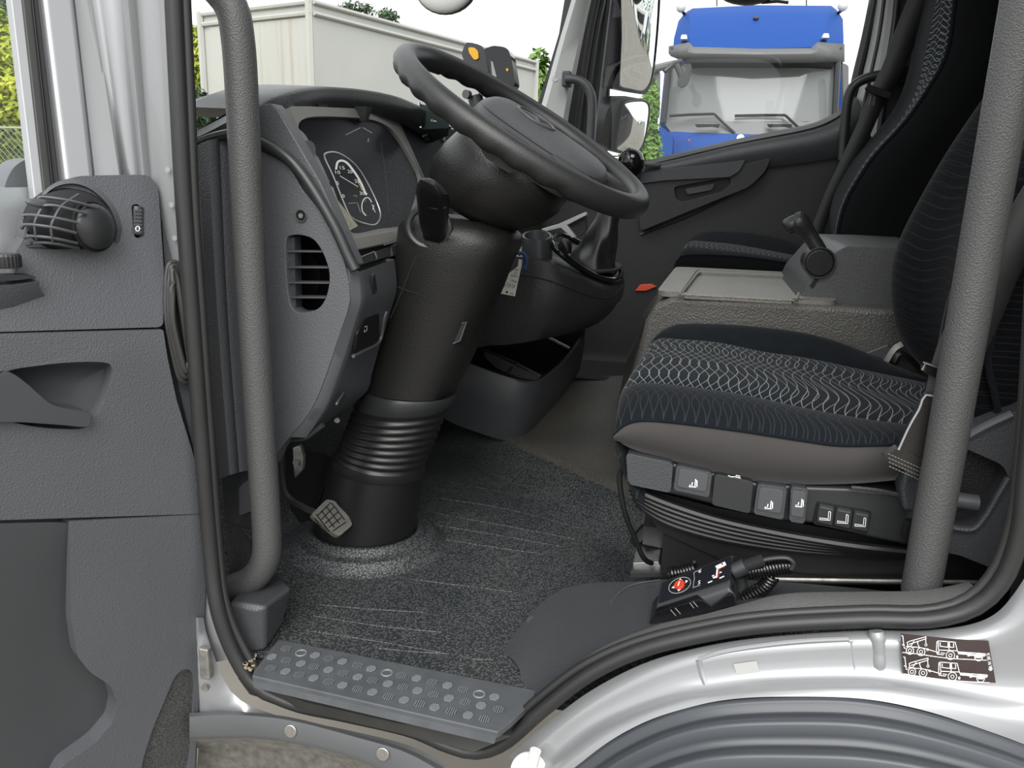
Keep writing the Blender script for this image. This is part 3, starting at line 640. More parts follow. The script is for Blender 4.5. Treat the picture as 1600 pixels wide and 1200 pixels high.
for y, a, b in ((393, 446, 505), (418, 447, 515), (442, 448, 516), (465, 451, 512)):
    plate('slat', [(a, y - 1.6), (b, y - .8), (b, y + 1.2), (a, y + 1.0)], fY(1.084), .022, 'smooth_grey', sp_)
cyl('screw_cup', P(470, 337, Y=1.079), (0, -1, 0), .0085, .0006, 'black_plastic', sp_)
tube('cup_rim', [P(470, 337, Y=1.078) + V((.0085 * math.cos(a), 0, .0085 * math.sin(a))) for a in [2 * math.pi * k / 24 for k in range(24)]], .0010, 'smooth_grey', sp_, closed=True, n=6)
cyl('screw', P(470, 337, Y=1.078), (0, -1, 0), .0038, .001, 'dull_steel', sp_, k=6)
pc = [((297, 240), (316, 480), (343, 748), 1.0), ((312, 224), (327, 480), (351, 745), .995), ((326, 219), (339, 480), (359, 742), .988), ((336, 217), (348, 480), (367, 740), .996), ((343, 216), (355, 480), (374, 738), 1.022), ((352, 215), (363, 480), (382, 736), 1.026), ((392, 226), (398, 480), (405, 733), 1.07)]
pf = [rs(PY([a, b, c], Y), 14) for a, b, c, Y in pc]
pil = grid('pillar_foot', pf, 'grain_grey', da, smooth=70)
tube('edge_trim', rs(PY([(352, 196), (378, 206), (400, 219), (430, 234), (455, 252), (477, 278), (501, 315), (525, 358), (543, 398), (555, 422)], 1.078), 50), .0085, 'dark_plastic', da, n=10)
tube('edge_trim', rs(PY([(296, 232), (320, 220), (345, 212), (375, 208), (400, 219)], 1.02), 20), .007, 'dark_plastic', da, n=8)
grid('top_corner', [rs(PY([(290, 246), (330, 226), (365, 212), (398, 212)], 1.045), 10), rs(PY([(292, 222), (330, 204), (365, 186), (395, 178)], 1.03), 10), rs(PY([(296, 210), (330, 193), (363, 176), (390, 163)], 1.06), 10), rs(PY([(300, 207), (330, 190), (363, 172), (385, 160)], 1.3), 10)], 'grain_grey', da, smooth=70)
plate('cowl_side', [(385, 174), (397, 166), (425, 161), (434, 171), (463, 220), (500, 283), (530, 350), (557, 415), (540, 425), (500, 360), (470, 315), (440, 285), (420, 262), (398, 245), (385, 230)], fY(1.09), .03, 'grain_grey', da, bev=.003)
hk = [(385, 172, 1.08), (405, 163, 1.10), (430, 150, 1.13), (467, 139, 1.20), (513, 136, 1.30), (567, 140, 1.42), (617, 150, 1.54), (650, 163, 1.63), (700, 186, 1.75)]
hl = [(392, 190, 1.085), (420, 182, 1.105), (442, 174, 1.135), (475, 169, 1.20), (513, 168, 1.30), (567, 173, 1.42), (617, 183, 1.54), (652, 192, 1.63), (700, 212, 1.75)]
a, b = rs(PY(hk, 0), 40), rs(PY(hl, 0), 40)
c = [p + V((-.05, 0, -.02)) for p in b]
back = [p + V((-.10, 0, .004)) for p in a]; back2 = [p + V((-.30, 0, -.05)) for p in a]
m1 = [x.lerp(y, .22) + V((.004, 0, .001)) for x, y in zip(a, b)]
hd = grid('instrument_hood', [back2, back, [x + V((-.03, 0, .002)) for x in a], a, m1, b, c], 'dark_grain', da, smooth=75)
for q, Y in (((497, 175), 1.27), ((568, 178), 1.40)):
    p = P(*q, Y=Y); loft('hood_lamp', [[p + V((dx * s, dy * s, dz)) for dx, dy in ((-.012, -.012), (.012, -.012), (.012, .012), (-.012, .012))] for s, dz in ((1, .012), (.5, -.012))], 'dark_plastic', hd)
gl = cr([(467, 200), (473, 187), (500, 182), (567, 185), (600, 194), (622, 214), (645, 252), (657, 280), (652, 310), (634, 349), (590, 358), (553, 364), (542, 345), (505, 265), (480, 215)], 5, True)
bz = [(455, 166), (480, 166), (567, 170), (622, 182), (664, 284), (655, 325), (640, 366), (556, 388), (540, 362), (500, 268), (462, 190)]
cb = plate('cluster_bezel', bz, fC(0), .012, 'beige_bezel', da, holes=[gl], bev=.002, label='beige bezel around the dark instruments')
cg = plate('cluster_face', [(474, 172), (570, 172), (625, 190), (664, 284), (648, 352), (550, 370), (541, 350), (505, 265)], fC(-.009), .006, 'cluster_glass', da)
plate('face_step', [(476, 200), (474, 186), (486, 178), (560, 180), (606, 190), (648, 250), (661, 280), (650, 330), (638, 356), (549, 367), (540, 345), (508, 270)], fC(-.007), .002, 'gauge_face', cg)
gp = [(514, 237), (530, 236), (550, 247), (567, 265), (583, 293), (596, 322), (598, 338), (590, 349), (573, 347), (557, 340), (547, 327), (525, 273), (512, 245)]
gcl = cr(gp, 5, True)
gg = plate('gauge', gcl, fC(-.0055), .002, 'gauge_face', cg, label='rev counter with white numerals')
tube('gauge_ring', [Cl(x, y, .0055) for x, y in gcl], .0014, 'chrome_ring', gg, n=6, closed=True)
fn = fC(-.0046)
f_ = lambda x, y, w: fn(x, y, 0)
ticks = rs([V(p) for p in [(529, 262), (531, 252), (537, 249), (545, 252), (553, 261), (562, 274), (569, 287), (574, 299), (577, 303)]], 26)
ribbon('scale', [[ticks[i], ticks[i] + (ticks[i + 1] - ticks[i]) * .6] for i in range(25)], 3.2, f_, 'white_print', gg)
ribbon('economy_band', [[ticks[i] + V((-2.5, 1.5)), ticks[i + 1] + V((-2.5, 1.5))] for i in range(17, 22)], 1.2, f_, 'yellow_print', gg)
nm = []
for s, x, y in (('0', 541, 304), ('5', 532, 284), ('10', 532, 267), ('15', 539, 260), ('20', 551, 266), ('25', 562, 281), ('30', 570, 300)):
    w = 1.9 * len(s); nm.append(textm(s, (x - w, y + 2.6), (x + w, y + 3.2), (x - w - 1, y - 2.6), f_))
obj('numerals', *join(nm), 'white_print', gg, recalc=False, smooth=0)
ribbon('needle', [[(535, 273), (563, 290)]], .9, f_, 'white_print', gg)
ribbon('small_scale', [arc(577, 321, 8, 14, 100, 330, 18)], 1.5, f_, 'white_print', gg)
ribbon('small_needle', [[(585, 318), (590, 330)], [(586, 326), (588, 319)]], .9, f_, 'white_print', gg)
ribbon('gauge_lines', [[(548, 316), (560, 315)], [(562, 315), (567, 330)]], .8, f_, 'grey_print', gg)
for t_ in (('x100', (556, 305), (562, 306), (555, 302)), ('1/1', (572, 313), (576, 314), (571, 309)), ('0', (572, 333), (575, 334), (571, 329))): text('gauge_mark', *t_, f_, 'grey_print', gg)
dp = plate('display', [(484, 243), (501, 242), (520, 283), (506, 292)], fC(-.0055), .001, 'screen', cg)
obj('display_marks', *join([textm('12', (492, 252), (500, 251), (490, 244), f_), textm('km', (494, 268), (504, 267), (492, 262), f_), textm('155', (498, 279), (507, 278), (495, 271), f_)]), 'grey_print', dp, recalc=False, smooth=0)
ribbon('warning_lamps', [[(544, 209), (566, 198)], [(570, 198), (584, 206)], [(579, 215), (578, 220)]], 1.0, fC(-.004), 'grey_print', cg)
ribbon('face_fold', [[(598, 222), (604, 262), (611, 330)]], 2.0, fC(-.004), 'black_matt', cg)
cover = plate('cluster_cover', gl, fC(-.0035), .001, 'clear_cover', da)
t = tag(plate('round_badge', arc(478, 236, 12, 15, 0, 340, 20), fC(.004), .002, 'mid_grain', None), 'round grey disc standing at the left edge of the instruments', 'disc')
pn = tag(plate('paper_note', [(506, 296), (511, 291), (518, 294), (525, 314), (557, 354), (541, 363), (521, 325)], fC(.003), .001, 'old_paper', None), 'narrow yellowed paper note stuck below the instruments', 'note')
# centre stack right of the cluster
cs = plate('centre_panel', [(620, 180), (720, 205), (760, 300), (690, 345), (660, 335), (663, 284)], fC(.001), .03, 'gauge_face', da, bev=.002)
ribbon('panel_seam', [[(619, 186), (640, 232), (662, 282)]], 1.3, fC(.003), 'smooth_grey', cs)
cyl('dial', Cl(662, 213, -.002), CLP[0], .016, .012, 'gloss_black', cs, k=24, r2=.013)
for k in range(3): box('switch_column', Cl(690 + k * 5, 218 + k * 14, -.004), (.006, .02, .014), 'black_plastic', cs, bev=.002)
plate('bezel_strip', [(546, 372), (640, 356), (648, 372), (556, 392)], fC(.004), .02, 'beige_bezel', da, bev=.002)
sw = plate('switch_panel', [(550, 392), (648, 370), (660, 400), (620, 425), (556, 424)], fC(-.004), .03, 'black_plastic', da, bev=.003)
for q in ([(562, 400), (582, 394), (584, 408), (566, 414)], [(586, 393), (606, 387), (608, 401), (588, 407)], [(610, 386), (628, 381), (630, 396), (612, 401)]):
    plate('switch', q, fC(.002), .008, 'dark_plastic', sw, bev=.002)
for ln in ([(563, 413), (561, 403), (582, 394), (586, 404)], [(597, 384), (625, 376)]): ribbon('switch_edge', [ln], .9, fC(.0035), 'grey_print', sw)
# knee panel
k0 = [(547, 419), (547, 440), (546, 478), (531, 527), (511, 587), (494, 632), (477, 658), (456, 683)]
k1 = [(562, 424), (564, 445), (565, 472), (555, 505), (540, 555), (522, 607), (508, 640), (478, 684)]
k2 = [(616, 405), (620, 450), (612, 480), (603, 510), (592, 545), (580, 588), (570, 615), (505, 664)]
r0, r1, r2 = rs(PY(k0, 1.082), 26), rs(PY(k1, 1.095), 26), rs(PY(k2, 1.25), 26)
r3 = [p + V((-.12, .02, 0)) for p in r2]
kp = grid('knee_panel', [[p + V((-.03, .002, 0)) for p in r0], r0, [x.lerp(y, .85) for x, y in zip(r0, r1)], r1, [x.lerp(y, .12) for x, y in zip(r1, r2)], [x.lerp(y, .5) for x, y in zip(r1, r2)], r2, r3], 'smooth_grey', da, smooth=50)
KPL = None
def Kp(x, y, w=0.0):
    q = [P(562, 424, Y=1.095), P(616, 405, Y=1.25), P(522, 607, Y=1.095)]
    n = (q[1] - q[0]).cross(q[2] - q[0]).normalized()
    if n.x < 0: n = -n
    return P(x, y, pl=(n, n.dot(q[0]) + .012)) - n * w
pk = plate('pull_pocket', rp([(570, 497), (591, 489), (591, 530), (583, 538), (552, 551), (557, 520)], 5, 4), lambda x, y, w: Kp(x, y, w - .002), .004, 'black_plastic', kp)
ribbon('pocket_icon', [[(566, 510), (570, 508), (570, 515), (566, 518), (566, 514)]], .9, lambda x, y, w: Kp(x, y, -.0035), 'white_print', pk)
tube('pocket_lip', [Kp(x, y, -.002) for x, y in cr([(550, 556), (570, 546), (586, 538), (594, 526), (598, 500), (602, 486)], 5)], .003, 'smooth_grey', kp, n=8)
for q in ([(582, 434), (584, 428), (587, 440), (588, 455), (584, 463), (581, 458)], [(532, 622), (539, 613), (537, 625), (528, 637), (526, 632)]):
    plate('finger_dent', cr(q, 4, True), lambda x, y, w: Kp(x, y, w - .001), .003, 'dark_plastic', kp)
tube('latch_edge', rs(PY([(455, 687), (472, 686), (480, 683), (505, 664)], 1.1), 10), .004, 'dark_plastic', kp, n=6)
cyl('screw', P(527, 656, Y=1.14), (.3, -1, -.3), .0045, .003, 'dull_steel', kp, k=8)
# body of the dash across the cab
prof = [(-.60, .62), (-.585, .52), (-.66, .33), (-.95, .32), (-1.0, .60), (-.96, .73), (-.85, .765), (-.70, .77), (-.655, .755)]
plate('dash_body', prof, lambda x, z, w: V((x, 1.30 + w, z)), 1.66, 'dark_grain', da, bev=.015, seg=3)

# ================================================================ STEERING
WC = V((-.297, 1.33, .766)); _th, _ph = .549, -.10
WN = V((math.sin(_th) * math.cos(_ph), math.sin(_ph), math.cos(_th) * math.cos(_ph)))
WU = V((0, 1, 0)).cross(WN).normalized()            # towards the driver, down the slope
if WU.x < 0: WU = -WU
WV = WN.cross(WU).normalized()
if WV.y < 0: WV = -WV
def wp(u, v, w=0.0): return WC + WU * u + WV * v + WN * w
sw_ = thing('steering_wheel', wp(0, 0, -.1), 'large black steering wheel with moulded finger grips', 'steering wheel')
rows = []; RR = .218
for i in range(144):
    a = 2 * math.pi * i / 144; c, s = math.cos(a), math.sin(a); row = []
    grip = (.5 + .5 * math.sin(a * 30)) * (.0035 if (.8 < a < 2.75 or 3.5 < a < 5.4) else 0)
    for j in range(16):
        t = 2 * math.pi * j / 16
        r = .0185 - (grip if math.sin(t) < -.3 else 0)
        row.append(wp((RR + r * math.cos(t)) * c, (RR + r * math.cos(t)) * s, r * 1.08 * math.sin(t)))
    rows.append(row)
grid('rim', rows, 'wheel_rubber', sw_, cu=True, cv=True, smooth=80)
def pad_ring(k, w, dv=0.0, kv=1.0): return [wp((.150 if math.cos(a) > 0 else .10) * k * abs(math.cos(a)) ** .7 * (1 if math.cos(a) > 0 else -1) + .012, dv + .105 * k * kv * abs(math.sin(a)) ** .7 * (1 if math.sin(a) > 0 else -1), w) for a in [2 * math.pi * i / 48 for i in range(48)]]
pad = loft('pad', [pad_ring(.84, -.045), pad_ring(.95, -.026), pad_ring(.97, -.012), pad_ring(.95, .0, .004, .96), pad_ring(.92, .009, .012, .86), pad_ring(.86, .015, .020, .72), pad_ring(.78, .018, .024, .62), pad_ring(.4, .020, .026, .5)], 'mid_grain', sw_, smooth=50)
tube('pad_seam', pad_ring(.93, .004, .008, .92), .0012, 'black_plastic', pad, n=6, closed=True)
for sgn in (-1, 1):
    for ang, wd_, w0 in ((30, .036, .003), (80, .030, -.004)):
        a = math.radians(ang) * sgn; d = (math.cos(a), math.sin(a)); e = (-d[1], d[0])
        rings = []
        for r, hw in ((.085, wd_ * 1.15), (.12, wd_), (.165, wd_ * .85), (.205, wd_ * 1.05)):
            top = w0 + .004 if r < .15 else w0
            rings.append([wp(d[0] * r + e[0] * q, d[1] * r + e[1] * q, z) for q, z in ((-hw, top - .018), (-hw * .95, top - .004), (-hw * .6, top), (hw * .6, top), (hw * .95, top - .004), (hw, top - .018), (hw * .6, top - .026), (-hw * .6, top - .026))])
        loft('spoke', rings, 'wheel_rubber', sw_, smooth=60)
        if ang == 78:
            box('thumb_buttons', wp(d[0] * .135, d[1] * .135, w0 + .005), (.03, .036, .006), 'gloss_black', sw_, R=Matrix((WU, WV, WN)).transposed(), bev=.003)
em = tube('emblem', [wp(.0 + .034 * math.cos(a), .026 + .034 * math.sin(a), .0205) for a in [2 * math.pi * k / 40 for k in range(40)]], .0028, 'smooth_grey', sw_, n=8, closed=True, label='round three-pointed emblem')
for k in range(3):
    a = math.radians(180 + 120 * k); d = V((math.cos(a), math.sin(a))); e = V((-d.y, d.x))
    o_ = V((0, .026)); vs = [wp(*(o_ + d * .033), .0205), wp(*(o_ + e * .006), .0205), wp(*(o_ - e * .006), .0205), wp(0, .026, .0245)]
    obj('emblem_ray', vs, [(0, 1, 3), (0, 3, 2), (1, 2, 3), (0, 2, 1)], 'smooth_grey', em, smooth=0)
# hub shroud under the wheel
st = thing('steering_column', (-.585, 1.33, 0), 'black steering column shroud with ribbed bellows standing on the floor', 'steering column')
hubr = []
for w, ru, rv, du in ((-.030, .088, .092, .015), (-.055, .106, .108, .012), (-.085, .110, .112, .006), (-.115, .106, .108, -.004), (-.140, .092, .096, -.012), (-.158, .070, .075, -.02)):
    hubr.append([wp(du + ru * math.cos(a), rv * math.sin(a), w) for a in [2 * math.pi * i / 40 for i in range(40)]])
loft('hub_shroud', hubr, 'column_black', st, smooth=70)
def colring(x, y, a, b, tdir, Y=1.33, n=36, sq=1.0):
    c = P(x, y, Y=Y); t = V(tdir).normalized(); e = V((0, 1, 0)).cross(t).normalized()
    return [c + e * (a * abs(math.cos(q)) ** sq * (1 if math.cos(q) > 0 else -1)) + V((0, 1, 0)) * (b * abs(math.sin(q)) ** sq * (1 if math.sin(q) > 0 else -1)) for q in [2 * math.pi * i / n for i in range(n)]]
spine = [((648, 332), (790, 348)), ((630, 352), (812, 368)), ((628, 372), (812, 385)), ((626, 400), (800, 408)), ((620, 438), (783, 452)), ((609, 480), (765, 492)), ((595, 530), (743, 545)), ((583, 575), (722, 588)), ((577, 600), (708, 615))]
rings = []
for i, (l, r) in enumerate(spine):
    pl_, pr = P(*l, Y=1.33), P(*r, Y=1.33); c = (pl_ + pr) / 2; e = (pr - pl_) / 2
    bb = [.07, .088, .092, .092, .088, .084, .08, .078, .078][i]
    rings.append([c + e * (abs(math.cos(q)) ** .8 * (1 if math.cos(q) > 0 else -1)) + V((0, bb, 0)) * (abs(math.sin(q)) ** .8 * (1 if math.sin(q) > 0 else -1)) for q in [2 * math.pi * k / 40 for k in range(40)]])
sh = loft('column_shroud', rings, 'column_black', st, smooth=70)
def sring(l, r, bb, k=1.0):
    pl_, pr = P(*l, Y=1.33), P(*r, Y=1.33); c = (pl_ + pr) / 2; e = (pr - pl_) / 2 * k
    return [c + e * math.cos(q) + V((0, bb * k, 0)) * math.sin(q) for q in [2 * math.pi * j / 40 for j in range(40)]]
lip = [sring((574, 600), (712, 617), .083), sring((572, 606), (711, 622), .086), sring((567, 618), (703, 634), .084), sring((562, 628), (697, 641), .08)]
loft('shroud_collar', lip, 'dark_plastic', st, smooth=50)
br = []
for i in range(41):
    t = i / 40; l = V((560, 628)).lerp(V((531, 702)), t ** .8); r = V((697, 640)).lerp(V((659, 733)), t)
    br.append(sring(l, r, .080 - .002 * t, 1 + .028 * math.cos(t * math.pi * 2 * 8)))
loft('bellows', br, 'bellows_black', st, smooth=80, label='ribbed black rubber bellows')
loft('bellows_cuff', [sring((528, 702), (661, 733), .082), sring((526, 712), (660, 742), .083), sring((524, 718), (658, 746), .08)], 'bellows_black', st, smooth=50)
fr_ = [sring((525, 716), (657, 744), .079), sring((512, 760), (652, 790), .085), sring((500, 800), (647, 830), .09), sring((490, 835), (642, 862), .096), sring((486, 850), (640, 874), .098)]
loft('floor_cover', fr_, 'black_plastic', st, smooth=70)
grid('cover_flank', [rs(PY([(524, 716), (500, 780), (485, 850)], 1.33), 8), rs(PY([(495, 706), (470, 770), (440, 830)], 1.42), 8), rs(PY([(450, 700), (430, 760), (400, 800)], 1.5), 8)], 'black_plastic', st, smooth=60)
ribbon('shroud_seam', [[(658, 383), (640, 425), (622, 470), (610, 497)], [(621, 448), (660, 462), (680, 470)]], 1.2, lambda x, y, w: P(x, y, Y=1.242), 'black_matt', sh)
plate('release_slot', rp([(722, 505), (729, 503), (719, 532), (708, 537)], 2, 3), fY(1.262), .01, 'black_matt', sh)
tube('slot_edge', [P(x, y, Y=1.26) for x, y in ((722, 505), (729, 503), (719, 532), (708, 537))], .0012, 'smooth_grey', sh, n=6)
col_ = tube('stalk_collar', [P(670 + 31 * math.cos(a) - 6 * math.sin(a), 355 + 30 * math.sin(a) + 8 * math.cos(a), Y=1.245) for a in [2 * math.pi * k / 32 for k in range(32)]], .006, 'dark_plastic', st, n=8, closed=True)
sk = []
for (x0, y0), (x1, y1), Y, b in (((664, 372), (692, 380), 1.25, .015), ((657, 345), (697, 355), 1.20, .018), ((655, 320), (699, 330), 1.16, .02), ((653, 300), (700, 314), 1.13, .021), ((654, 288), (698, 304), 1.11, .02), ((660, 279), (688, 292), 1.10, .016), ((668, 278), (680, 283), 1.10, .008)):
    pl_, pr = P(x0, y0, Y=Y), P(x1, y1, Y=Y); c = (pl_ + pr) / 2; e = (pr - pl_) / 2
    sk.append([c + e * (abs(math.cos(q)) ** .6 * (1 if math.cos(q) > 0 else -1)) + V((0, b, 0)) * (abs(math.sin(q)) ** .6 * (1 if math.sin(q) > 0 else -1)) for q in [2 * math.pi * k / 24 for k in range(24)]])
stk = loft('control_stalk', sk, 'black_plastic', st, smooth=50, label='black multifunction stalk')
tube('stalk_groove', [P(x, y, Y=1.138) for x, y in ((656, 312), (664, 321), (680, 326), (697, 324))], .0012, 'mid_grain', stk, n=6)
tube('stalk_groove', [P(x, y, Y=1.108) for x, y in ((668, 280), (676, 292), (684, 304))], .0010, 'black_matt', stk, n=6)

# ================================================================ CENTRE CONSOLE
co = thing('centre_console', (-.35, 1.93, .3), 'dark centre console carrying the gear lever gaiter', 'console')
YC = 1.95
def mir(r): return r + [V((p.x, 2 * YC - p.y, p.z)) for p in reversed(r)]
cb_ = [[(690, 537, 1.76), (737, 538, 1.72), (790, 539, 1.72), (857, 528, 1.73), (917, 513, 1.77), (950, 493, 1.83), (970, 465, 1.93)],
       [(690, 500, 1.74), (750, 505, 1.71), (800, 500, 1.70), (870, 497, 1.71), (925, 490, 1.76), (955, 475, 1.83), (973, 455, 1.93)],
       [(690, 430, 1.72), (770, 425, 1.70), (820, 430, 1.70), (862, 440, 1.70), (930, 464, 1.76), (957, 463, 1.83), (974, 447, 1.93)],
       [(690, 405, 1.72), (770, 400, 1.71), (820, 402, 1.70), (862, 412, 1.71), (925, 440, 1.77), (955, 447, 1.83), (971, 432, 1.93)],
       [(690, 392, 1.80), (770, 390, 1.80), (830, 392, 1.80), (868, 400, 1.80), (915, 420, 1.84), (940, 428, 1.88), (955, 420, 1.93)]]
cr_ = [mir(rs(PY(r, 0), 24)) for r in cb_]
loft('console_body', cr_, 'dark_grain', co, smooth=60)
tube('console_seam', [p + V((0, -.001, 0)) for p in rs(PY(cb_[2], 0), 24)], .0016, 'black_matt', co, n=6)
cu = [[P(839 + rx * math.cos(a), y + ry * math.sin(a), Y=1.78 - .06 * math.sin(a)) for a in [2 * math.pi * k / 28 for k in range(28)]] for y, rx, ry in ((425, 24, 9), (395, 24, 9), (368, 23, 9), (368, 20, 7), (395, 19, 7))]
loft('cup_holder', cu, 'mid_grain', co, smooth=50)
gr_px = [(866, 385, 1.76), (893, 409, 1.76), (930, 432, 1.80), (958, 438, 1.85), (970, 430, 1.95), (965, 416, 2.05), (950, 406, 2.1), (915, 385, 2.1), (880, 368, 2.05), (866, 370, 1.9)]
tube('gaiter_ring', cr(PY(gr_px, 0), 5, True), .008, 'gloss_black', co, n=10, closed=True)
tube('ring_highlight', rs(PY([(957, 408, 2.06), (967, 420, 2.0), (971, 433, 1.92), (960, 441, 1.85)], 0), 12), .003, 'chrome_ring', co, n=6)
plate('gaiter_base', [(p.x, p.y) for p in cr(PY(gr_px, 0), 4, True)], lambda x, y, w: V((x, y, P(925, 410, Y=1.93).z - .012 + w)), .004, 'black_matt', co)
gt = []
for k_, (cx, cy, rx, ry) in enumerate(((924, 422, 37, .085), (925, 412, 36, .08), (929, 400, 31, .066), (933, 388, 26, .056), (938, 374, 25, .052), (943, 360, 22, .046), (947, 348, 19, .042), (951, 336, 18, .038), (955, 322, 17, .036))):
    row = []
    for k in range(32):
        a = 2 * math.pi * k / 32; t = k_ / 8
        f2 = 1 + (.13 * math.sin(a * 4 + t * 5) + .09 * math.sin(a * 7 - t * 9)) * math.sin(math.pi * min(1, t * 1.25))
        p = P(cx + rx * math.cos(a) * f2, cy + rx * .18 * math.cos(a) * f2, Y=1.93 - ry * math.sin(a) * f2)
        row.append(p)
    gt.append(row)
grid('gaiter', gt, 'leather', co, cu=True, cb=True, sub=1, label='creased black leather gear lever gaiter')
grid('gaiter_fold', [rs(PY([(868, 388, 1.75), (880, 372, 1.75), (893, 378, 1.75), (893, 392, 1.75)], 0), 10), rs(PY([(874, 392, 1.74), (884, 382, 1.73), (892, 386, 1.74), (892, 396, 1.74)], 0), 10), rs(PY([(885, 400, 1.75), (889, 396, 1.74), (893, 396, 1.75), (894, 404, 1.75)], 0), 10)], 'leather', co, smooth=70)
plate('switch_strip', [(872, 350), (915, 331), (917, 336), (886, 352), (900, 371), (894, 372), (876, 356), (850, 362), (845, 358)], fY(1.84), .02, 'trim_light', co, bev=.002)
plate('strip_panel', [(884, 352), (915, 337), (916, 360), (903, 372)], fY(1.86), .02, 'dark_grain', co)
fb = thing('ignition_key', P(803, 380, Y=1.5), 'ignition key with blue loop and white handwritten card tag hanging beside the column', 'key')
kt = plate('card_tag', [(810.5, 405), (816, 406), (815, 415), (809, 441), (804.5, 463), (778.5, 458), (782, 438), (795, 427), (809, 416)], fY(1.55), .0012, 'paper', fb, label='white card tag with handwriting')
ft = lambda x, y, w: P(x, y, Y=1.5492)
tx = [textm(s_, p0, p1, p2, ft) for s_, p0, p1, p2 in (('140', (803, 423), (809.5, 424), (803.5, 419)), ('20', (803, 428), (808, 429), (803.5, 424.5)), ('4041', (797.5, 432), (809, 434), (798, 428.5)), ('17', (788, 434), (792, 434.5), (789, 430.5)), ('1306', (797, 440), (807, 442.5), (798, 436)), ('206 719 24', (782, 447), (804, 451), (783, 440.5)), ('45.', (796.5, 460), (803, 461), (797, 456.5)))]
obj('handwriting', *join(tx), 'ink', kt, recalc=False, smooth=0)
plate('punch_hole', arc(792, 456.5, 1.6, 2, 0, 330, 10), fY(1.5493), .0005, 'black_matt', kt)
tube('loop', rs(PY([(806, 396), (814, 395), (821, 402), (822, 412), (819, 420)], 1.545), 14), .0045, 'blue_plastic', fb, n=8, flat=.5)
tube('key', rs(PY([(795, 372, 1.40), (803, 385, 1.48), (806, 392, 1.52), (812, 398, 1.545)], 0), 8), .003, 'dull_steel', fb, n=6)
tube('cord', rs(PY([(818, 410), (820, 430), (820, 446)], 1.55), 8), .0008, 'black_matt', fb, n=5)

# ================================================================ STORAGE BIN
bi = thing('storage_bin', P(780, 688, Y=1.86), 'open dark grey storage bin below the centre console', 'storage bin')
rim = [(690, 555, 1.84), (728, 566, 1.83), (773, 583, 1.83), (813, 595, 1.84), (837, 596, 1.87), (853, 589, 1.92), (887, 560, 2.08), (907, 533, 2.22), (915, 517, 2.30)]
bot = [(670, 640, 1.86), (707, 661, 1.86), (750, 677, 1.86), (783, 687, 1.87), (807, 688, 1.89), (827, 680, 1.93), (853, 652, 2.05), (884, 610, 2.20), (905, 580, 2.32)]
R0, R1 = rs(PY(rim, 0), 40), rs(PY(bot, 0), 40)
ins = [p + V((-.012, .012, -.002)) for p in R0]; insd = [p.lerp(q, .7) + V((-.02, .03, 0)) for p, q in zip(R0, R1)]
grid('bin_shell', [R1, [p.lerp(q, .5) + V((.004, -.006, 0)) for p, q in zip(R0, R1)], [p + V((0, 0, -.006)) for p in R0], [p + V((-.004, .004, .001)) for p in R0], ins, insd], 'mid_grain', bi, smooth=70)
plate('bin_floor', [(p.x, p.y) for p in insd] + [(-.60, 2.34), (-.68, 1.95)], lambda x, y, w: V((x, y, .14 + w)), .004, 'black_matt', bi)
rp_ = plate('ribbed_pad', [(757, 550), (775, 556), (843, 590), (838, 594), (812, 590), (775, 575), (757, 558)], lambda x, y, w: P(x, y, Y=1.95) + V((0, w, 0)), .01, 'net', bi)
tube('divider', [P(757, 547, Y=1.98), P(800, 564, Y=1.98), P(845, 588, Y=1.97)], .005, 'dark_plastic', bi, n=8)
tube('divider', [P(795, 580, Y=1.93), P(806, 566, Y=1.98)], .003, 'dark_plastic', bi, n=6)
tube('rail', [P(857, 527, Y=2.2), P(890, 544, Y=2.2)], .004, 'trim_light', bi, n=8)
grid('back_wall', [rs(PY([(735, 545), (820, 530), (915, 512)], 2.25), 6), rs(PY([(735, 600), (820, 600), (900, 590)], 2.3), 6)], 'black_matt', bi)

# ================================================================ PEDALS, FOOT BOX, GRAB BARS
pd = thing('foot_pedal', P(520, 840, Y=1.22), 'worn grey foot pedal with diamond tread beside the column', 'pedal')
pn_ = V((.62, -.35, .70)).normalized()
pp = P(518, 808, Y=1.22)
Pd = lambda x, y, w: P(x, y, pl=(pn_, pn_.dot(pp))) - pn_ * w
plate('pedal_pad', rp([(486, 804), (510, 780), (522, 782), (542, 800), (551, 820), (530, 838), (522, 834)], 4, 3), Pd, .010, 'pedal', pd, bev=.002)
lines = []
for k in range(-1, 6):
    lines.append([(494 + k * 8, 800 - k * 6 + 4), (514 + k * 8, 834 - k * 6 - 4)])
for k in range(0, 5): lines.append([(496 + k * 6, 806 + k * 6), (516 + k * 6, 784 + k * 8)])
lines = [[(min(max(x, 492), 545), min(max(y, 786), 832)) for x, y in l] for l in lines]
ribbon('tread_groove', lines, 1.6, lambda x, y, w: Pd(x, y, -.0006), 'black_plastic', pd)
tube('pedal_arm', rs(PY([(440, 700, 1.3), (442, 740, 1.28), (450, 775, 1.26), (475, 793, 1.24), (497, 803, 1.23)], 0), 24), .008, 'black_plastic', pd, n=8)
lk = thing('pedal_link', P(465, 740, Y=1.33), 'dull metal pedal bracket hanging under the dashboard', 'bracket')
plate('bracket', [(457, 700), (468, 696), (474, 715), (472, 735), (460, 748), (458, 728)], fY(1.3), .012, 'dull_steel', lk, bev=.002)
cyl('pivot', P(464, 722, Y=1.299), (0, -1, 0), .006, .006, 'dull_steel', lk, k=12)
fb2 = thing('trim_7', P(400, 1018, Y=1.0), 'black kick panel and grab bar foot at the front of the doorway', 'kick panel', kind='structure')
plate('kick_cover', [(343, 740), (393, 731), (420, 728), (425, 800), (395, 830), (350, 815)], fY(1.045), .03, 'dark_plastic', fb2, bev=.003)
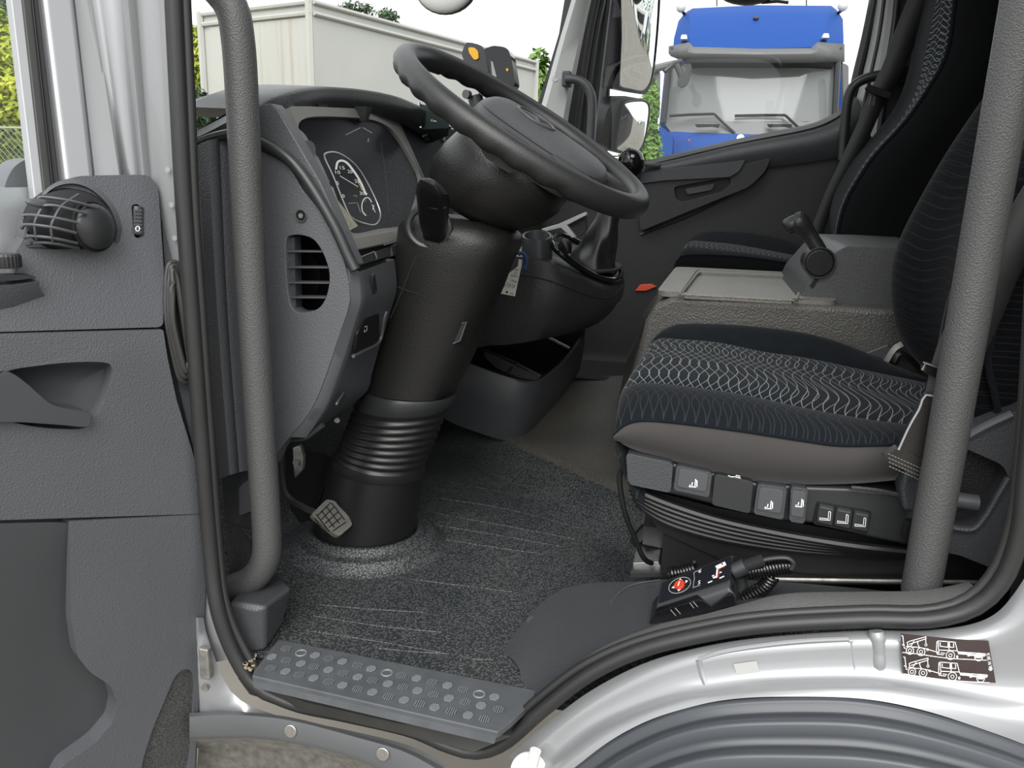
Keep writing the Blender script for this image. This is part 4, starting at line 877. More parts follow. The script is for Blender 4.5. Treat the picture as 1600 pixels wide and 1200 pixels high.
plate('relay_insert', rp([(373, 762), (384, 752), (400, 752), (400, 790), (390, 800), (374, 806)], 3, 3), fY(1.042), .01, 'smooth_grey', fb2, bev=.002)
grid('net_panel', [rs(PY([(348, 812), (355, 860), (358, 905)], 1.01), 8), rs(PY([(375, 825), (385, 860), (388, 910)], 1.05), 8), rs(PY([(398, 850), (404, 880), (400, 915)], 1.10), 8)], 'net', fb2, smooth=60)
tp = [P(q[0], q[1], Y=q[2]) for q in ((356, 940, .94), (400, 950, .935), (415, 946, .94), (457, 917, 1.01), (430, 888, 1.08), (395, 898, 1.07))]
btm = [P(q[0], q[1], Y=q[2]) for q in ((366, 1012, .94), (392, 1023, .935), (415, 1018, .94), (442, 975, 1.01), (424, 940, 1.08), (395, 955, 1.07))]
loft('bar_foot_box', [btm, tp], 'mid_grain', fb2, bev=.008, seg=3)
gb = thing('grab_bar', P(390, 925, Y=1.0), 'long textured grey grab bar in front of the dashboard end', 'grab bar')
tube('bar', rs([P(x, y, Y=1.0) for x, y in ((250, -75), (310, -45), (345, -12), (363, 15), (371, 55), (377, 130), (386, 320), (397, 520), (410, 720), (417, 840), (414, 875), (402, 897), (385, 910), (355, 921))], 90), .0215, 'bar_coat', gb, n=16)
gb = thing('grab_bar', P(1438, 925, Y=1.0), 'long straight textured grab bar beside the driver seat belt', 'grab bar')
tube('bar', rs([P(x, y, Y=1.0) for x, y in ((1695, -550), (1617, -95), (1600, 0), (1520, 460), (1438, 926))], 50, False), .0225, 'bar_coat', gb, n=18)
# ================================================================ DRIVER SEAT
ds = thing('driver_seat', (.2, 1.36, .0), 'navy driver seat with wavy-line cloth, grey skirt and side controls', 'seat')
def seatrow(px, Y, n=36, dz=0.0, drop=(.03, -.085)):
    r = rs(PY(px, Y), n)
    p = r[0]
    return [p + V((drop[0] + .02, 0, drop[1] - .02)), p + V((drop[0], 0, drop[1])), p + V((.006, 0, -.035))] + [q + V((0, 0, dz * min(1, i / 4))) for i, q in enumerate(r)]
S0 = [(964, 686), (984, 700), (1053, 721), (1142, 746), (1225, 756), (1328, 756), (1402, 750)]
S1 = [(959, 679), (974, 664), (1001, 656), (1053, 659), (1156, 672), (1259, 688), (1318, 695), (1410, 693)]
B2 = [(966, 622), (978, 606), (1001, 599), (1053, 602), (1156, 617), (1259, 640), (1362, 660), (1432, 672)]
F1 = [(1010, 552), (1025, 529), (1060, 530), (1122, 535), (1190, 549), (1259, 559), (1350, 578), (1448, 598)]
F2 = [(1014, 546), (1027, 523), (1046, 509), (1070, 504), (1156, 506), (1259, 518), (1328, 538), (1397, 569), (1450, 592)]
s0, s1, b2, f1, f2 = seatrow(S0, 1.10, drop=(.02, -.02)), seatrow(S1, 1.078), seatrow(B2, 1.20), seatrow(F1, 1.535), seatrow(F2, 1.60)
def lerprow(a, b, t, dy=0, dz=0): return [p.lerp(q, t) + V((0, dy, dz)) for p, q in zip(a, b)]
s0f = [p.copy() for p in s0]
grid('skirt', [r[3:] for r in ([p + V((0, .05, -.005)) for p in s0], s0, lerprow(s0, s1, .35, -.014), lerprow(s0, s1, .75, -.012), s1)], 'skirt', ds, smooth=80)
tube('seat_piping', [p + V((0, -.002, 0)) for p in s1[3:]], .0022, 'velour', ds, n=6)
grid('side_bolster', [s1, lerprow(s1, b2, .12, -.012, .008), lerprow(s1, b2, .4, -.006, .017), lerprow(s1, b2, .75, 0, .014), lerprow(s1, b2, .94, 0, .004), b2], 'cloth_bolster', ds, sub=1)
grid('seat_panel', [b2, lerprow(b2, f1, .06, 0, .004), lerprow(b2, f1, .25, 0, .006), lerprow(b2, f1, .5, 0, .006), lerprow(b2, f1, .75, 0, .006), lerprow(b2, f1, .95, 0, .003), f1], 'cloth_panel', ds, sub=1, label='navy seat panel with pale wavy lines')
grid('side_bolster', [f1, lerprow(f1, f2, .1, 0, .006), lerprow(f1, f2, .6, 0, .006), f2, [p + V((0, .045, -.012)) for p in f2], [p + V((0, .06, -.06)) for p in f2]], 'velour', ds, sub=1)
# backrest
far = [(1700, -130), (1640, -20), (1573, 97), (1543, 137), (1513, 180), (1473, 240), (1433, 310), (1407, 360), (1392, 399), (1387, 444), (1392, 492), (1401, 526), (1424, 560), (1450, 590), (1470, 640)]
near = [(1740, -130), (1700, 0), (1640, 130), (1600, 220), (1570, 285), (1545, 330), (1529, 361), (1499, 417), (1480, 459), (1469, 507), (1461, 552), (1470, 590), (1480, 640)]
fr3, nr3 = rs(PY(far, 1.56), 30), rs(PY(near, 1.11), 30)
rows_n = []; panel = []; side_ = []
for a, b in zip(nr3, fr3):
    a, b = a.copy(), b.copy()
    rows_n.append([a + V((.15, -.02, 0)), a + V((.08, -.035, 0)), a + V((.02, -.022, 0)), a, a + V((.012, .04, 0)), a + V((.05, .075, 0)),
                   V(((a.x + b.x) / 2 + .07, 1.33, (a.z + b.z) / 2)), b + V((.05, -.10, 0)), b + V((.014, -.05, 0)), b, b + V((.012, .025, 0)), b + V((.05, .045, 0)), b + V((.15, .04, 0))])
grid('backrest', rows_n, 'cloth_back', ds, sub=1)
grid('back_shell', [[r[0] + V((-.01, .004, 0)), r[0] + V((.05, .02, 0)), (r[0] + r[-1]) / 2 + V((.08, 0, 0)), r[-1] + V((.05, -.02, 0)), r[-1]] for r in rows_n], 'seat_side', ds, smooth=70)
tube('back_piping', [r[1] + V((-.03, -.003, 0)) for r in rows_n], .004, 'velour', ds, n=6)
loft('recline_frame', [[V((x, y, z)) for x, y in ((.38, 1.16), (.62, 1.16), (.62, 1.56), (.38, 1.56))] for z in (.0, .16, .31)], 'seat_side', ds, bev=.03)
# seat box with controls
sbx = plate('control_box', [(978, 706), (1056, 724), (1116, 738), (1184, 754), (1268, 760), (1330, 762), (1430, 772), (1440, 850), (1416, 853), (1360, 841), (1272, 819), (1224, 815), (1176, 805), (1112, 789), (1048, 773), (981, 759)], fY(1.10), .42, 'dark_plastic', ds, bev=.006, seg=3)
fS = fY(1.088)
plate('end_knob', rp([(978, 708), (1052, 724), (1048, 771), (981, 757)], 8, 4), fY(1.080), .03, 'mid_grain', sbx, bev=.006, seg=3)
BT = [('button', [(1057, 727), (1113, 739), (1108, 778), (1052, 766)], (1083, 756)), ('button', [(1117, 741), (1177, 753), (1172, 803), (1112, 789)], None), ('button', [(1184, 756), (1230, 762), (1224, 813), (1177, 803)], (1201, 790)), ('button', [(1236, 760), (1263, 764), (1257, 819), (1233, 815)], (1249, 787))]
def icon(x, y, s=1.0):
    return [[(x + 4 * s, y - 7 * s), (x + 3 * s, y + 3 * s)], [(x - 6 * s, y + 4 * s), (x + 4 * s, y + 5 * s)], [(x - 5 * s, y + 2 * s), (x - 5 * s, y + 5 * s)], [(x - 1 * s, y - 2 * s), (x - 2 * s, y + 2 * s)], [(x + 6 * s, y - 5 * s), (x + 6 * s, y + 4 * s)]]
for nm_, q, ic in BT:
    o = plate(nm_, rp(q, 6, 4), fY(1.082), .02, 'mid_grain' if ic else 'dark_plastic', sbx, bev=.004, seg=3)
    if ic:
        cx = sum(p[0] for p in q) / 4; cy = sum(p[1] for p in q) / 4
        plate('button_face', rp([(cx + (x - cx) * .8, cy + (y - cy) * .72 - 2) for x, y in q], 5, 4), fY(1.0805), .004, 'smooth_grey', o, bev=.001)
        ribbon('seat_icon', icon(*ic), 1.7, lambda x, y, w: P(x, y, Y=1.0800), 'white_print', o)
ribbon('vent_mark', [[(1138, 743), (1142, 745), (1148, 745), (1157, 747)], [(1150, 743), (1156, 744)]], 1.3, lambda x, y, w: P(x, y, Y=1.0815), 'white_print', sbx)
spn = plate('switch_plate', rp([(1277, 784), (1362, 800), (1354, 836), (1270, 819)], 5, 4), fY(1.096), .02, 'black_plastic', sbx, bev=.002)
for x0 in (1280, 1307.5, 1335):
    y0 = 788 + (x0 - 1280) * .18
    k_ = plate('switch_key', rp([(x0, y0), (x0 + 24, y0 + 4.5), (x0 + 20, y0 + 33), (x0 - 4, y0 + 27.5)], 3, 3), fY(1.093), .01, 'dark_plastic', spn, bev=.002)
    ribbon('key_bar', [[(x0 + 3, y0 + 4.5), (x0 + 20, y0 + 8)]], 3, lambda x, y, w: P(x, y, Y=1.0922), 'smooth_grey', k_)
    ribbon('seat_icon', [[(x0 + 15, y0 + 11), (x0 + 14, y0 + 23)], [(x0 + 18, y0 + 12), (x0 + 17, y0 + 24)], [(x0 + 15, y0 + 11), (x0 + 18, y0 + 12)], [(x0 + 1, y0 + 21), (x0 + 14, y0 + 23)], [(x0 + 1, y0 + 24), (x0 + 17, y0 + 25)], [(x0 + 1, y0 + 21), (x0 + 1, y0 + 24)]], 1.0, lambda x, y, w: P(x, y, Y=1.0922), 'white_print', k_)
plate('belt_shroud', [(1406, 762), (1412, 740), (1440, 720), (1470, 735), (1440, 802), (1412, 800)], fY(1.07), .04, 'mid_grain', ds, bev=.006)
tube('shroud_edge', rs(PY([(1330, 762), (1370, 766), (1408, 774)], 1.092), 8), .003, 'mid_grain', ds, n=6)
for k in range(5):
    d = k * 9; tube('bellows_fold', rs(PY([(984 + k * 3, 762 + k * 6), (1040, 786 + d * .8), (1120, 812 + d * .75), (1220, 834 + d * .6), (1330, 852 + d * .35), (1440, 864 + d * .15)], 1.115 + .004 * k), 30), .0062, 'bellows_black', ds, n=8)
plate('bellows_body', [(985, 757), (1112, 792), (1272, 822), (1440, 852), (1600, 880), (1600, 912), (1330, 905), (1140, 880), (1030, 830)], fY(1.135), .36, 'black_plastic', ds)
plate('seat_base', [(1037, 822), (1110, 830), (1600, 880), (1600, 915), (1205, 912), (1032, 898)], fY(1.14), .38, 'black_plastic', ds)
tube('base_edge', [P(1200, 905, Y=1.125), P(1380, 908, Y=1.125), P(1580, 910, Y=1.125)], .003, 'dull_steel', ds, n=6)
tube('slide_lever', rs(PY([(985, 722, 1.16), (972, 732, 1.13), (968, 752, 1.12), (976, 800, 1.12), (994, 846, 1.13), (1006, 872, 1.14), (1018, 880, 1.16)], 0), 30), .0042, 'black_plastic', ds, n=8)
plate('slide_rail', [(988, 880), (1030, 878), (1036, 890), (988, 890)], fY(1.17), .25, 'steel', ds, bev=.002)
plate('slide_rail', [(984, 894), (1048, 894), (1048, 901), (984, 903)], fY(1.15), .04, 'dark_plastic', ds, bev=.002, label='black rail end')
plate('rail_hook', [(984, 846), (1000, 828), (1014, 818), (1018, 826), (1000, 848), (992, 856)], fY(1.24), .02, 'black_plastic', ds)
plate('rail_bracket', [(1005, 822), (1040, 826), (1040, 858), (1004, 850)], fY(1.22), .06, 'dark_plastic', ds)
# seat belt of the driver
bl = thing('seat_belt', P(1440, 745, Y=1.05), 'black driver seat belt running behind the straight grab bar', 'seat belt')
L = rs(PY([(1900, -420), (1800, -80), (1690, 150), (1600, 290), (1517, 440), (1487, 492), (1461, 549), (1449, 600), (1436, 640)], 1.035), 26)
R = rs(PY([(1975, -420), (1880, -70), (1780, 190), (1690, 300), (1605, 405), (1566, 492), (1547, 534), (1515, 600), (1480, 652)], 1.045), 26)
grid('webbing', [L, [a.lerp(b, .5) + V((0, -.002, 0)) for a, b in zip(L, R)], R], 'belt', bl, solid=.003)
plate('slider', rp([(1440, 580), (1446, 567), (1500, 588), (1494, 606)], 4, 3), fY(1.024), .012, 'gloss_black', bl, bev=.003)
tube('slider_edge', [P(1441, 578, Y=1.023), P(1446, 567, Y=1.023), P(1470, 576, Y=1.023), P(1495, 587, Y=1.023)], .0015, 'steel', bl, n=6)
plate('sleeve', rp([(1448, 617), (1482, 630), (1472, 690), (1456, 728), (1404, 703), (1422, 664)], 4, 3), fY(1.020), .014, 'brown_leather', bl, bev=.003, label='dark leather sleeve at the belt anchor')
tube('sleeve_edge', rs(PY([(1482, 630), (1448, 617), (1436, 640), (1421, 666), (1404, 703)], 1.018), 16), .0013, 'grey_print', bl, n=6)
plate('anchor_strap', rp([(1379, 714), (1402, 699), (1458, 724), (1448, 752), (1436, 750)], 4, 3), fY(1.018), .014, 'brown_leather', bl, bev=.003)
for k in range(4):
    st_ = [((1388 + t * 58 + k * .5), (709 + k * 6.5 + t * 26)) for t in [i / 12 for i in range(13)]]
    ribbon('stitching', [[st_[i], (V(st_[i]).lerp(V(st_[i + 1]), .6))] for i in range(12)], 1.1, lambda x, y, w: P(x, y, Y=1.0172), 'dull_steel', bl)
bk = thing('belt_buckle', P(1400, 570, Y=1.66), 'seat belt buckle sticking up between driver seat and engine tunnel', 'buckle')
plate('buckle_plate', [(1352, 552), (1388, 538), (1396, 558), (1384, 564)], fY(1.66), .012, 'smooth_grey', bk, bev=.002)
tube('buckle_strap', rs(PY([(1384, 566), (1398, 545), (1410, 538)], 1.655), 8), .007, 'dull_steel', bk, n=6, flat=.4)
tube('buckle_strap', rs(PY([(1396, 566), (1404, 552), (1416, 556), (1440, 578)], 1.65), 10), .006, 'brown_leather', bk, n=6, flat=.5)
# lower door post cover by the driver seat
t4 = thing('trim_4', P(1520, 880, Y=1.03), 'moulded grey door post cover behind the driver seat', 'pillar trim', kind='structure')
rc = rp([(1462, 716), (1500, 697), (1566, 726), (1577, 746), (1540, 804), (1516, 826), (1458, 816)], 10, 4)
plate('post_cover', rp([(1850, 600), (1660, 600), (1592, 642), (1560, 654), (1504, 684), (1440, 720), (1425, 853), (1500, 868), (1560, 892), (1660, 890), (1850, 890)], 6, 3), fY(1.052), .05, 'mid_grain', t4, holes=[rc], bev=.008, seg=3)
plate('recess_back', [(1440, 690), (1590, 690), (1590, 840), (1440, 840)], fY(1.085), .01, 'dark_grain', t4)
tube('recess_edge', rs(PY([(1576, 746), (1558, 776), (1540, 806), (1518, 827), (1476, 822)], 1.050), 20), .0045, 'mid_grain', t4, n=8)
tube('cover_edge', rs(PY([(1504, 686), (1540, 666), (1581, 647)], 1.050), 12), .0055, 'smooth_grey', t4, n=8)
tube('recliner_lever', [P(1470, 778, Y=1.055), P(1500, 782, Y=1.055), P(1527, 786, Y=1.055)], .0105, 'smooth_grey', t4, n=14)
plate('socket', rp([(1418, 818), (1434, 820), (1430, 850), (1411, 846)], 3, 3), fY(1.044), .02, 'black_plastic', t4, bev=.002)

# ================================================================ ENGINE TUNNEL, STORAGE BOX, LEVER
tn = thing('engine_tunnel', (.4, 2.0, .1), 'grained grey engine tunnel cover with flat tray between the seats', 'tunnel cover')
tpx = [(960, 640), (982, 600), (997, 548), (1008, 502), (1022, 477), (1050, 465), (1203, 474), (1430, 488), (1600, 500), (1600, 660)]
tps = [P(x, y, Y=1.68) for x, y in tpx]
for q_ in tps[5:9]: q_.z = .462
plate('tunnel_body', [(p.x, p.z) for p in tps], lambda x, z, w: V((x - .03 * (w / .6 if z < .4 else 0), 1.68 + w, z)), .6, 'tunnel', tn, bev=.022, seg=4)
TZ = .4645
fT = lambda z: (lambda x, y, w: P(x, y, Z=z) - V((0, 0, w)))
ti = rp([(1066, 458), (1242, 467), (1256, 432), (1092, 425)], 4, 3)
plate('top_cover', rp([(-.088, 1.695), (.27, 1.695), (.27, 2.262), (-.070, 2.262)], .03, 4), lambda x, y, w: V((x, y, TZ + .0075 - w)), .012, 'tunnel_top_lit', tn, holes=[[(q.x, q.y) for q in [P(x, y, Z=TZ + .0075) for x, y in ti]]], bev=.004, seg=3)
tube('tray_lip', [P(x, y, Z=TZ + .0078) for x, y in rp([(1061, 460), (1245, 470), (1259, 430), (1089, 422)], 4, 3)], .0022, 'tunnel_top_lit', tn, n=6, closed=True)
plate('tray_floor', [(1060, 460), (1245, 470), (1258, 430), (1090, 423)], fT(TZ - .0005), .003, 'tunnel_top_lit', tn, label='grained tray floor with window light in its colour')
bxo = thing('storage_box', (.35, 2.0, .45), 'grey moulded storage box behind the tray', 'storage box')
plate('box_body', rp([(1243, 494, 3), (1243, 481), (1262, 443), (1306, 394), (1322, 385), (1400, 387), (1490, 392), (1500, 512), (1392, 505)], 6, 3), fY(1.74), .48, 'lid_grey', bxo, bev=.008, seg=3)
plate('box_foot', rp([(1241, 497), (1243, 484), (1392, 497), (1490, 505), (1490, 515), (1392, 508)], 2, 2), fY(1.732), .5, 'lid_grey', bxo, bev=.003)
plate('front_groove', [(1265, 447), (1300, 397), (1305, 398), (1270, 451)], fY(1.738), .01, 'black_plastic', bxo)
lv = thing('hand_lever', P(1281, 435, Y=1.85), 'black hand lever with flared grip on the storage box', 'lever')
cyl('pivot_drum', P(1281, 411, Y=1.732), (0, 1, 0), .030, .08, 'black_plastic', lv, k=32, bev=.006)
tube('drum_ring', [P(1281, 411, Y=1.730) + V((.030 * math.cos(a), 0, .030 * math.sin(a))) for a in [2 * math.pi * k / 32 for k in range(32)]], .0018, 'dark_plastic', lv, n=6, closed=True)
ll = rs(PY([(1282, 395), (1272, 378), (1262, 364), (1253, 354), (1246, 347), (1238, 344)], 1.78), 14)
tube('lever_neck', ll, [.015, .0155, .015, .0155, .015, .0155, .0155, .0165, .018, .02, .0215, .0225, .022, .016], 'dark_grain', lv, n=14)
a_, b_ = P(1226, 357, Y=1.78), P(1260, 340, Y=1.78)
e = (b_ - a_).normalized(); nn = V((0, 1, 0)).cross(e)
loft('lever_knob', [[a_.lerp(b_, t) + (V((0, 1, 0)) * math.sin(q) + nn * math.cos(q)) * r for q in [2 * math.pi * k / 20 for k in range(20)]] for t, r in ((-.03, .005), (.0, .012), (.1, .017), (.4, .018), (.8, .016), (1.0, .012), (1.04, .005))], 'dark_grain', lv, smooth=70)

# ================================================================ PASSENGER SEAT AND BELT
ps = thing('passenger_seat', (.3, 2.65, .2), 'navy passenger seat with a strip of wavy-line cloth', 'seat')
q0 = [(1056, 428), (1090, 436), (1150, 440), (1300, 445)]; q1 = [(1053, 419), (1061, 403), (1080, 398), (1160, 401), (1262, 415), (1300, 420)]
q2 = [(1062, 398), (1072, 385), (1107, 388), (1187, 399), (1262, 412), (1300, 418)]; q3 = [(1070, 388), (1077, 376), (1110, 378), (1157, 383), (1253, 401), (1300, 409)]
q4 = [(1072, 385), (1080, 373), (1099, 363), (1133, 361), (1187, 365), (1240, 377), (1268, 390), (1300, 402)]
Q0, Q1, Q2, Q3, Q4 = [seatrow(a, y, 24, drop=(.02, -.06)) for a, y in ((q0, 2.40), (q1, 2.38), (q2, 2.46), (q3, 2.72), (q4, 2.84))]
grid('cushion_side', [[p + V((0, 0, -.06)) for p in Q0], Q0, lerprow(Q0, Q1, .5, -.012), Q1], 'seat_side', ps, smooth=80)
grid('side_bolster', [Q1, lerprow(Q1, Q2, .3, 0, .008), lerprow(Q1, Q2, .7, 0, .006), Q2], 'velour', ps, sub=1)
grid('seat_panel', [Q2, lerprow(Q2, Q3, .3, 0, .004), lerprow(Q2, Q3, .7, 0, .004), Q3], 'cloth_panel', ps, sub=1)
grid('side_bolster', [Q3, lerprow(Q3, Q4, .3, 0, .006), lerprow(Q3, Q4, .8, 0, .006), Q4, [p + V((0, .05, -.02)) for p in Q4], [p + V((0, .06, -.08)) for p in Q4]], 'velour', ps, sub=1)
tube('cushion_piping', Q1[2:], .003, 'velour', ps, n=6)
pf_ = [(1448, -80), (1440, 0), (1424, 67), (1417, 110), (1400, 160), (1367, 207), (1330, 247), (1303, 293), (1293, 330), (1295, 360), (1301, 385), (1310, 405)]
pn2 = [(1506, -80), (1493, 0), (1480, 83), (1450, 140), (1413, 193), (1367, 243), (1340, 283), (1320, 320), (1309, 367), (1312, 395), (1316, 410)]
pp1 = [(1478, -80), (1463, 0), (1446, 83), (1432, 140), (1405, 190), (1362, 238), (1335, 278), (1314, 320), (1304, 367), (1308, 395), (1313, 410)]
A, B, Cc = rs(PY(pf_, 2.86), 28), rs(PY(pn2, 2.40), 28), rs(PY(pp1, 2.52), 28)
grid('back_panel', [B, lerprow(B, Cc, .5), Cc], 'cloth_back_panel', ps, smooth=80)
grid('back_bolster', [Cc, lerprow(Cc, A, .3, 0, 0), lerprow(Cc, A, .7, 0, 0), A, [p + V((.02, .03, 0)) for p in A], [p + V((.14, .04, 0)) for p in A]], 'velour', ps, sub=1)
tube('back_piping', B, .006, 'velour', ps, n=8)
grid('back_side', [B, [p + V((.02, -.022, 0)) for p in B], [p + V((.10, -.026, 0)) for p in B], [p + V((.24, -.01, 0)) for p in B], [p + V((.26, .40, 0)) for p in B]], 'seat_side', ps, smooth=70)
grid('seat_frame', [PY([(1075, 440), (1200, 442), (1300, 446)], 2.42), PY([(1085, 470), (1200, 480), (1300, 490)], 2.45)], 'black_matt', ps)
pb = thing('seat_belt', P(1272, 385, Y=2.8), 'black passenger seat belt crossing in front of the door post', 'seat belt')
L = rs(PY([(1446, -70), (1418, 0), (1398, 50), (1376, 110), (1360, 140), (1343, 185), (1318, 240), (1290, 300), (1272, 345), (1262, 378)], 2.78), 28)
R = rs(PY([(1490, -70), (1462, 0), (1437, 50), (1412, 110), (1388, 150), (1371, 185), (1346, 240), (1312, 300), (1293, 345), (1280, 385)], 2.79), 28)
grid('webbing', [L, R], 'belt', pb, solid=.003)
plate('guide', rp([(1353, 137), (1357, 131), (1394, 145), (1390, 154), (1380, 152), (1360, 144)], 3, 3), fY(2.76), .03, 'black_plastic', pb, bev=.004)
tube('guide_slot', [P(x, y, Y=2.755) for x, y in ((1358, 164), (1361, 150), (1367, 151), (1365, 165))], .002, 'smooth_grey', pb, n=6)
tube('belt_stalk', rs(PY([(1276, 378), (1277, 390), (1274, 402)], 2.6), 6), .008, 'smooth_grey', pb, n=8)
for y0 in (0, 14): tube('floor_bracket', PY([(1268, 402 + y0 * .6), (1283, 394 + y0 * .6), (1294, 378 + y0)], 2.5), .005, 'dark_plastic', pb, n=6)
plate('red_reflector', [(1000, 445), (1017, 444), (1026, 448), (1010, 455), (992, 455)], fY(2.985), .02, 'red_plastic', d2, bev=.003, label='small orange-red reflector')
tag(plate('red_clip', [(1252, 418), (1260, 417), (1262, 425), (1252, 425)], fY(2.3), .02, 'red_print', None, bev=.002), 'tiny red buckle button beside the passenger cushion', 'buckle')

# ================================================================ STEP PLATE
sp = thing('step_plate', P(600, 1090, Z=0), 'grey tread plate with round ribbed studs along the doorway step', 'step plate')
plate('tread', [(435, 998), (838, 1078), (834, 1090), (820, 1108), (798, 1128), (778, 1144), (394, 1056), (398, 1046)], fT(.004), .01, 'step_plate', sp, bev=.002)
grid('front_lip', [[P(394, 1056, Z=.003), P(590, 1101, Z=.003), P(778, 1144, Z=.003)], [P(394, 1056, Z=.003) + V((.004, -.003, -.016)), P(590, 1101, Z=.003) + V((0, -.003, -.016)), P(778, 1144, Z=.003) + V((-.004, -.003, -.016))]], 'step_plate', sp)
zA = [(420, 470), (550, 500), (612, 515), (672, 528), (740, 545), (800, 560), (935, 590), (1003, 603), (1072, 620), (1140, 635), (1210, 652), (1350, 687)]
zB = [(357, 507), (422, 522), (487, 537), (546, 552), (610, 565), (675, 580), (740, 597), (806, 612), (875, 627), (942, 643), (1007, 658), (1078, 675), (1147, 692), (1220, 708), (1290, 725), (1367, 742)]
zC = [(353, 557), (418, 572), (480, 587), (543, 602), (610, 618), (672, 634), (740, 650), (806, 665), (877, 684), (947, 700), (1017, 717), (1083, 733), (1157, 750), (1232, 768), (1305, 785)]
SR = .0078; var = []
for k in range(2):
    parts = [cylm((0, 0, 0), (0, 0, 1), SR, .0008, 18)]
    for i in range(5):
        o = (-2 + i) * SR * .38; hl_ = math.sqrt(max(SR ** 2 - o ** 2, 0)) * .88
        parts.append(boxm((o, 0, .0013), (SR * .17, 2 * hl_, .0014)) if k == 0 else boxm((0, o, .0013), (2 * hl_, SR * .17, .0014)))
    me = bpy.data.meshes.new('tread_stud'); a_, b_ = join(parts); me.from_pydata(a_, [], b_); me.materials.append(MT['stud']); var.append(me)
n_ = 0
for row, off in ((zA, 0), (zB, 1), (zC, 0)):
    for i, (x, y) in enumerate(row):
        inst(var[(i + off) % 2], 'tread_stud', P(300 + x / 2.857, 850 + y / 2.857, Z=.0042), sp); n_ += 1
for x, y in ((487, 488), (870, 577), (1282, 672)):
    c = P(300 + x / 2.857, 850 + y / 2.857, Z=.004)
    s_ = tube('screw_seat', [c + V((.0075 * math.cos(a), .0075 * math.sin(a), .0005)) for a in [2 * math.pi * k / 20 for k in range(20)]], .0014, 'stud', sp, n=6, closed=True)
    cyl('screw_head', c, (0, 0, 1), .0045, .0012, 'rust', s_, k=12)
sb_ = tag(grid('trim_6', [[P(x, y, Z=z) for x, y in pts] for z, pts in ((-.002, [(380, 1025), (420, 1000), (600, 1035), (850, 1090)]), (-.03, [(372, 1060), (480, 1098), (620, 1130), (800, 1150)]), (-.05, [(390, 1085), (480, 1112), (620, 1145), (740, 1175)]))], 'rubber', None), 'worn black rubber step edge under the tread plate', 'step edge', kind='structure')
cr_m = [(random.uniform(378, 400), random.uniform(1022, 1048)) for _ in range(26)]
vs_, fs_ = join([boxm(P(x, y, Z=.004), (random.uniform(.002, .006), random.uniform(.002, .005), .002), Matrix.Rotation(random.random() * 3, 3, 'Z')) for x, y in cr_m])
tag(obj('dirt_crumbs', vs_, fs_, 'rust', None, smooth=0), 'dry dirt crumbs in the front corner of the step', 'dirt', kind='stuff')

# ---- sill trim right of the step
t5 = thing('trim_5', P(900, 1040, Y=1.0), 'dark moulded sill cover rising over the wheel arch', 'sill cover', kind='structure')
ra = [(786, 1015, 1.045), (800, 995, 1.06), (838, 950, 1.10), (877, 921, 1.13), (926, 911, 1.14), (988, 909, 1.13), (1060, 905, 1.12), (1200, 908, 1.11), (1350, 920, 1.10), (1440, 930, 1.08), (1520, 925, 1.06)]
rb = [(790, 1024, 1.03), (815, 1008, 1.03), (860, 975, 1.05), (905, 945, 1.07), (950, 940, 1.07), (1010, 935, 1.06), (1080, 935, 1.05), (1210, 925, 1.05), (1350, 928, 1.04), (1440, 930, 1.03), (1512, 916, 1.02)]
rc_ = [(806, 1032, 1.01), (838, 1048, .98), (880, 1022, .98), (930, 990, .985), (975, 975, .985), (1020, 970, .985), (1090, 960, .985), (1215, 935, .985), (1350, 931, .985), (1440, 930, .985), (1508, 914, .985)]
rd = [(820, 1060, .975), (838, 1078, .955), (885, 1052, .95), (940, 1015, .95), (985, 995, .945), (1030, 982, .945), (1100, 966, .945), (1220, 946, .945), (1350, 940, .945), (1442, 940, .945), (1510, 920, .945)]
re_ = [(800, 1140, .925), (838, 1098, .925), (900, 1050, .925), (955, 1020, .925), (1000, 1002, .925), (1045, 990, .925), (1100, 977, .925), (1220, 958, .925), (1350, 952, .925), (1446, 953, .925), (1522, 928, .925)]
grid('sill_cover', [rs(PY(r, 0), 44) for r in (ra, rb, rc_, rd, re_)], 'mid_grain', t5, sub=1)
grid('sill_band', [[p + V((0, 0, .004)) for p in rs(PY(r, 0), 40)] for r in ([(845, 1084, .952), (890, 1050, .95), (945, 1013, .95), (1030, 980, .95), (1100, 964, .95), (1160, 948, .955), (1230, 932, .96), (1350, 929, .965), (1442, 927, .965), (1512, 914, .965)], [(850, 1090, .935), (895, 1056, .933), (950, 1019, .93), (1030, 988, .93), (1100, 971, .93), (1160, 958, .93), (1230, 943, .935), (1350, 940, .935), (1444, 940, .935), (1520, 920, .935)], [(852, 1095, .925), (900, 1060, .925), (955, 1024, .922), (1030, 996, .92), (1100, 979, .92), (1160, 967, .92), (1230, 957, .92), (1350, 951, .92), (1446, 952, .92), (1524, 928, .925)])], 'sill_grain_lit', t5, smooth=80)
cyl('cover_plug', P(830, 970, Y=1.078), (-.1, -.55, .83), .007, .0015, 'dark_plastic', t5, k=18)
tube('cover_scratch', rs(PY([(1032, 906, 1.118), (985, 915, 1.11), (957, 938, 1.07), (950, 965, 1.03), (948, 990, .99)], 0), 20), .0009, 'smooth_grey', t5, n=5)

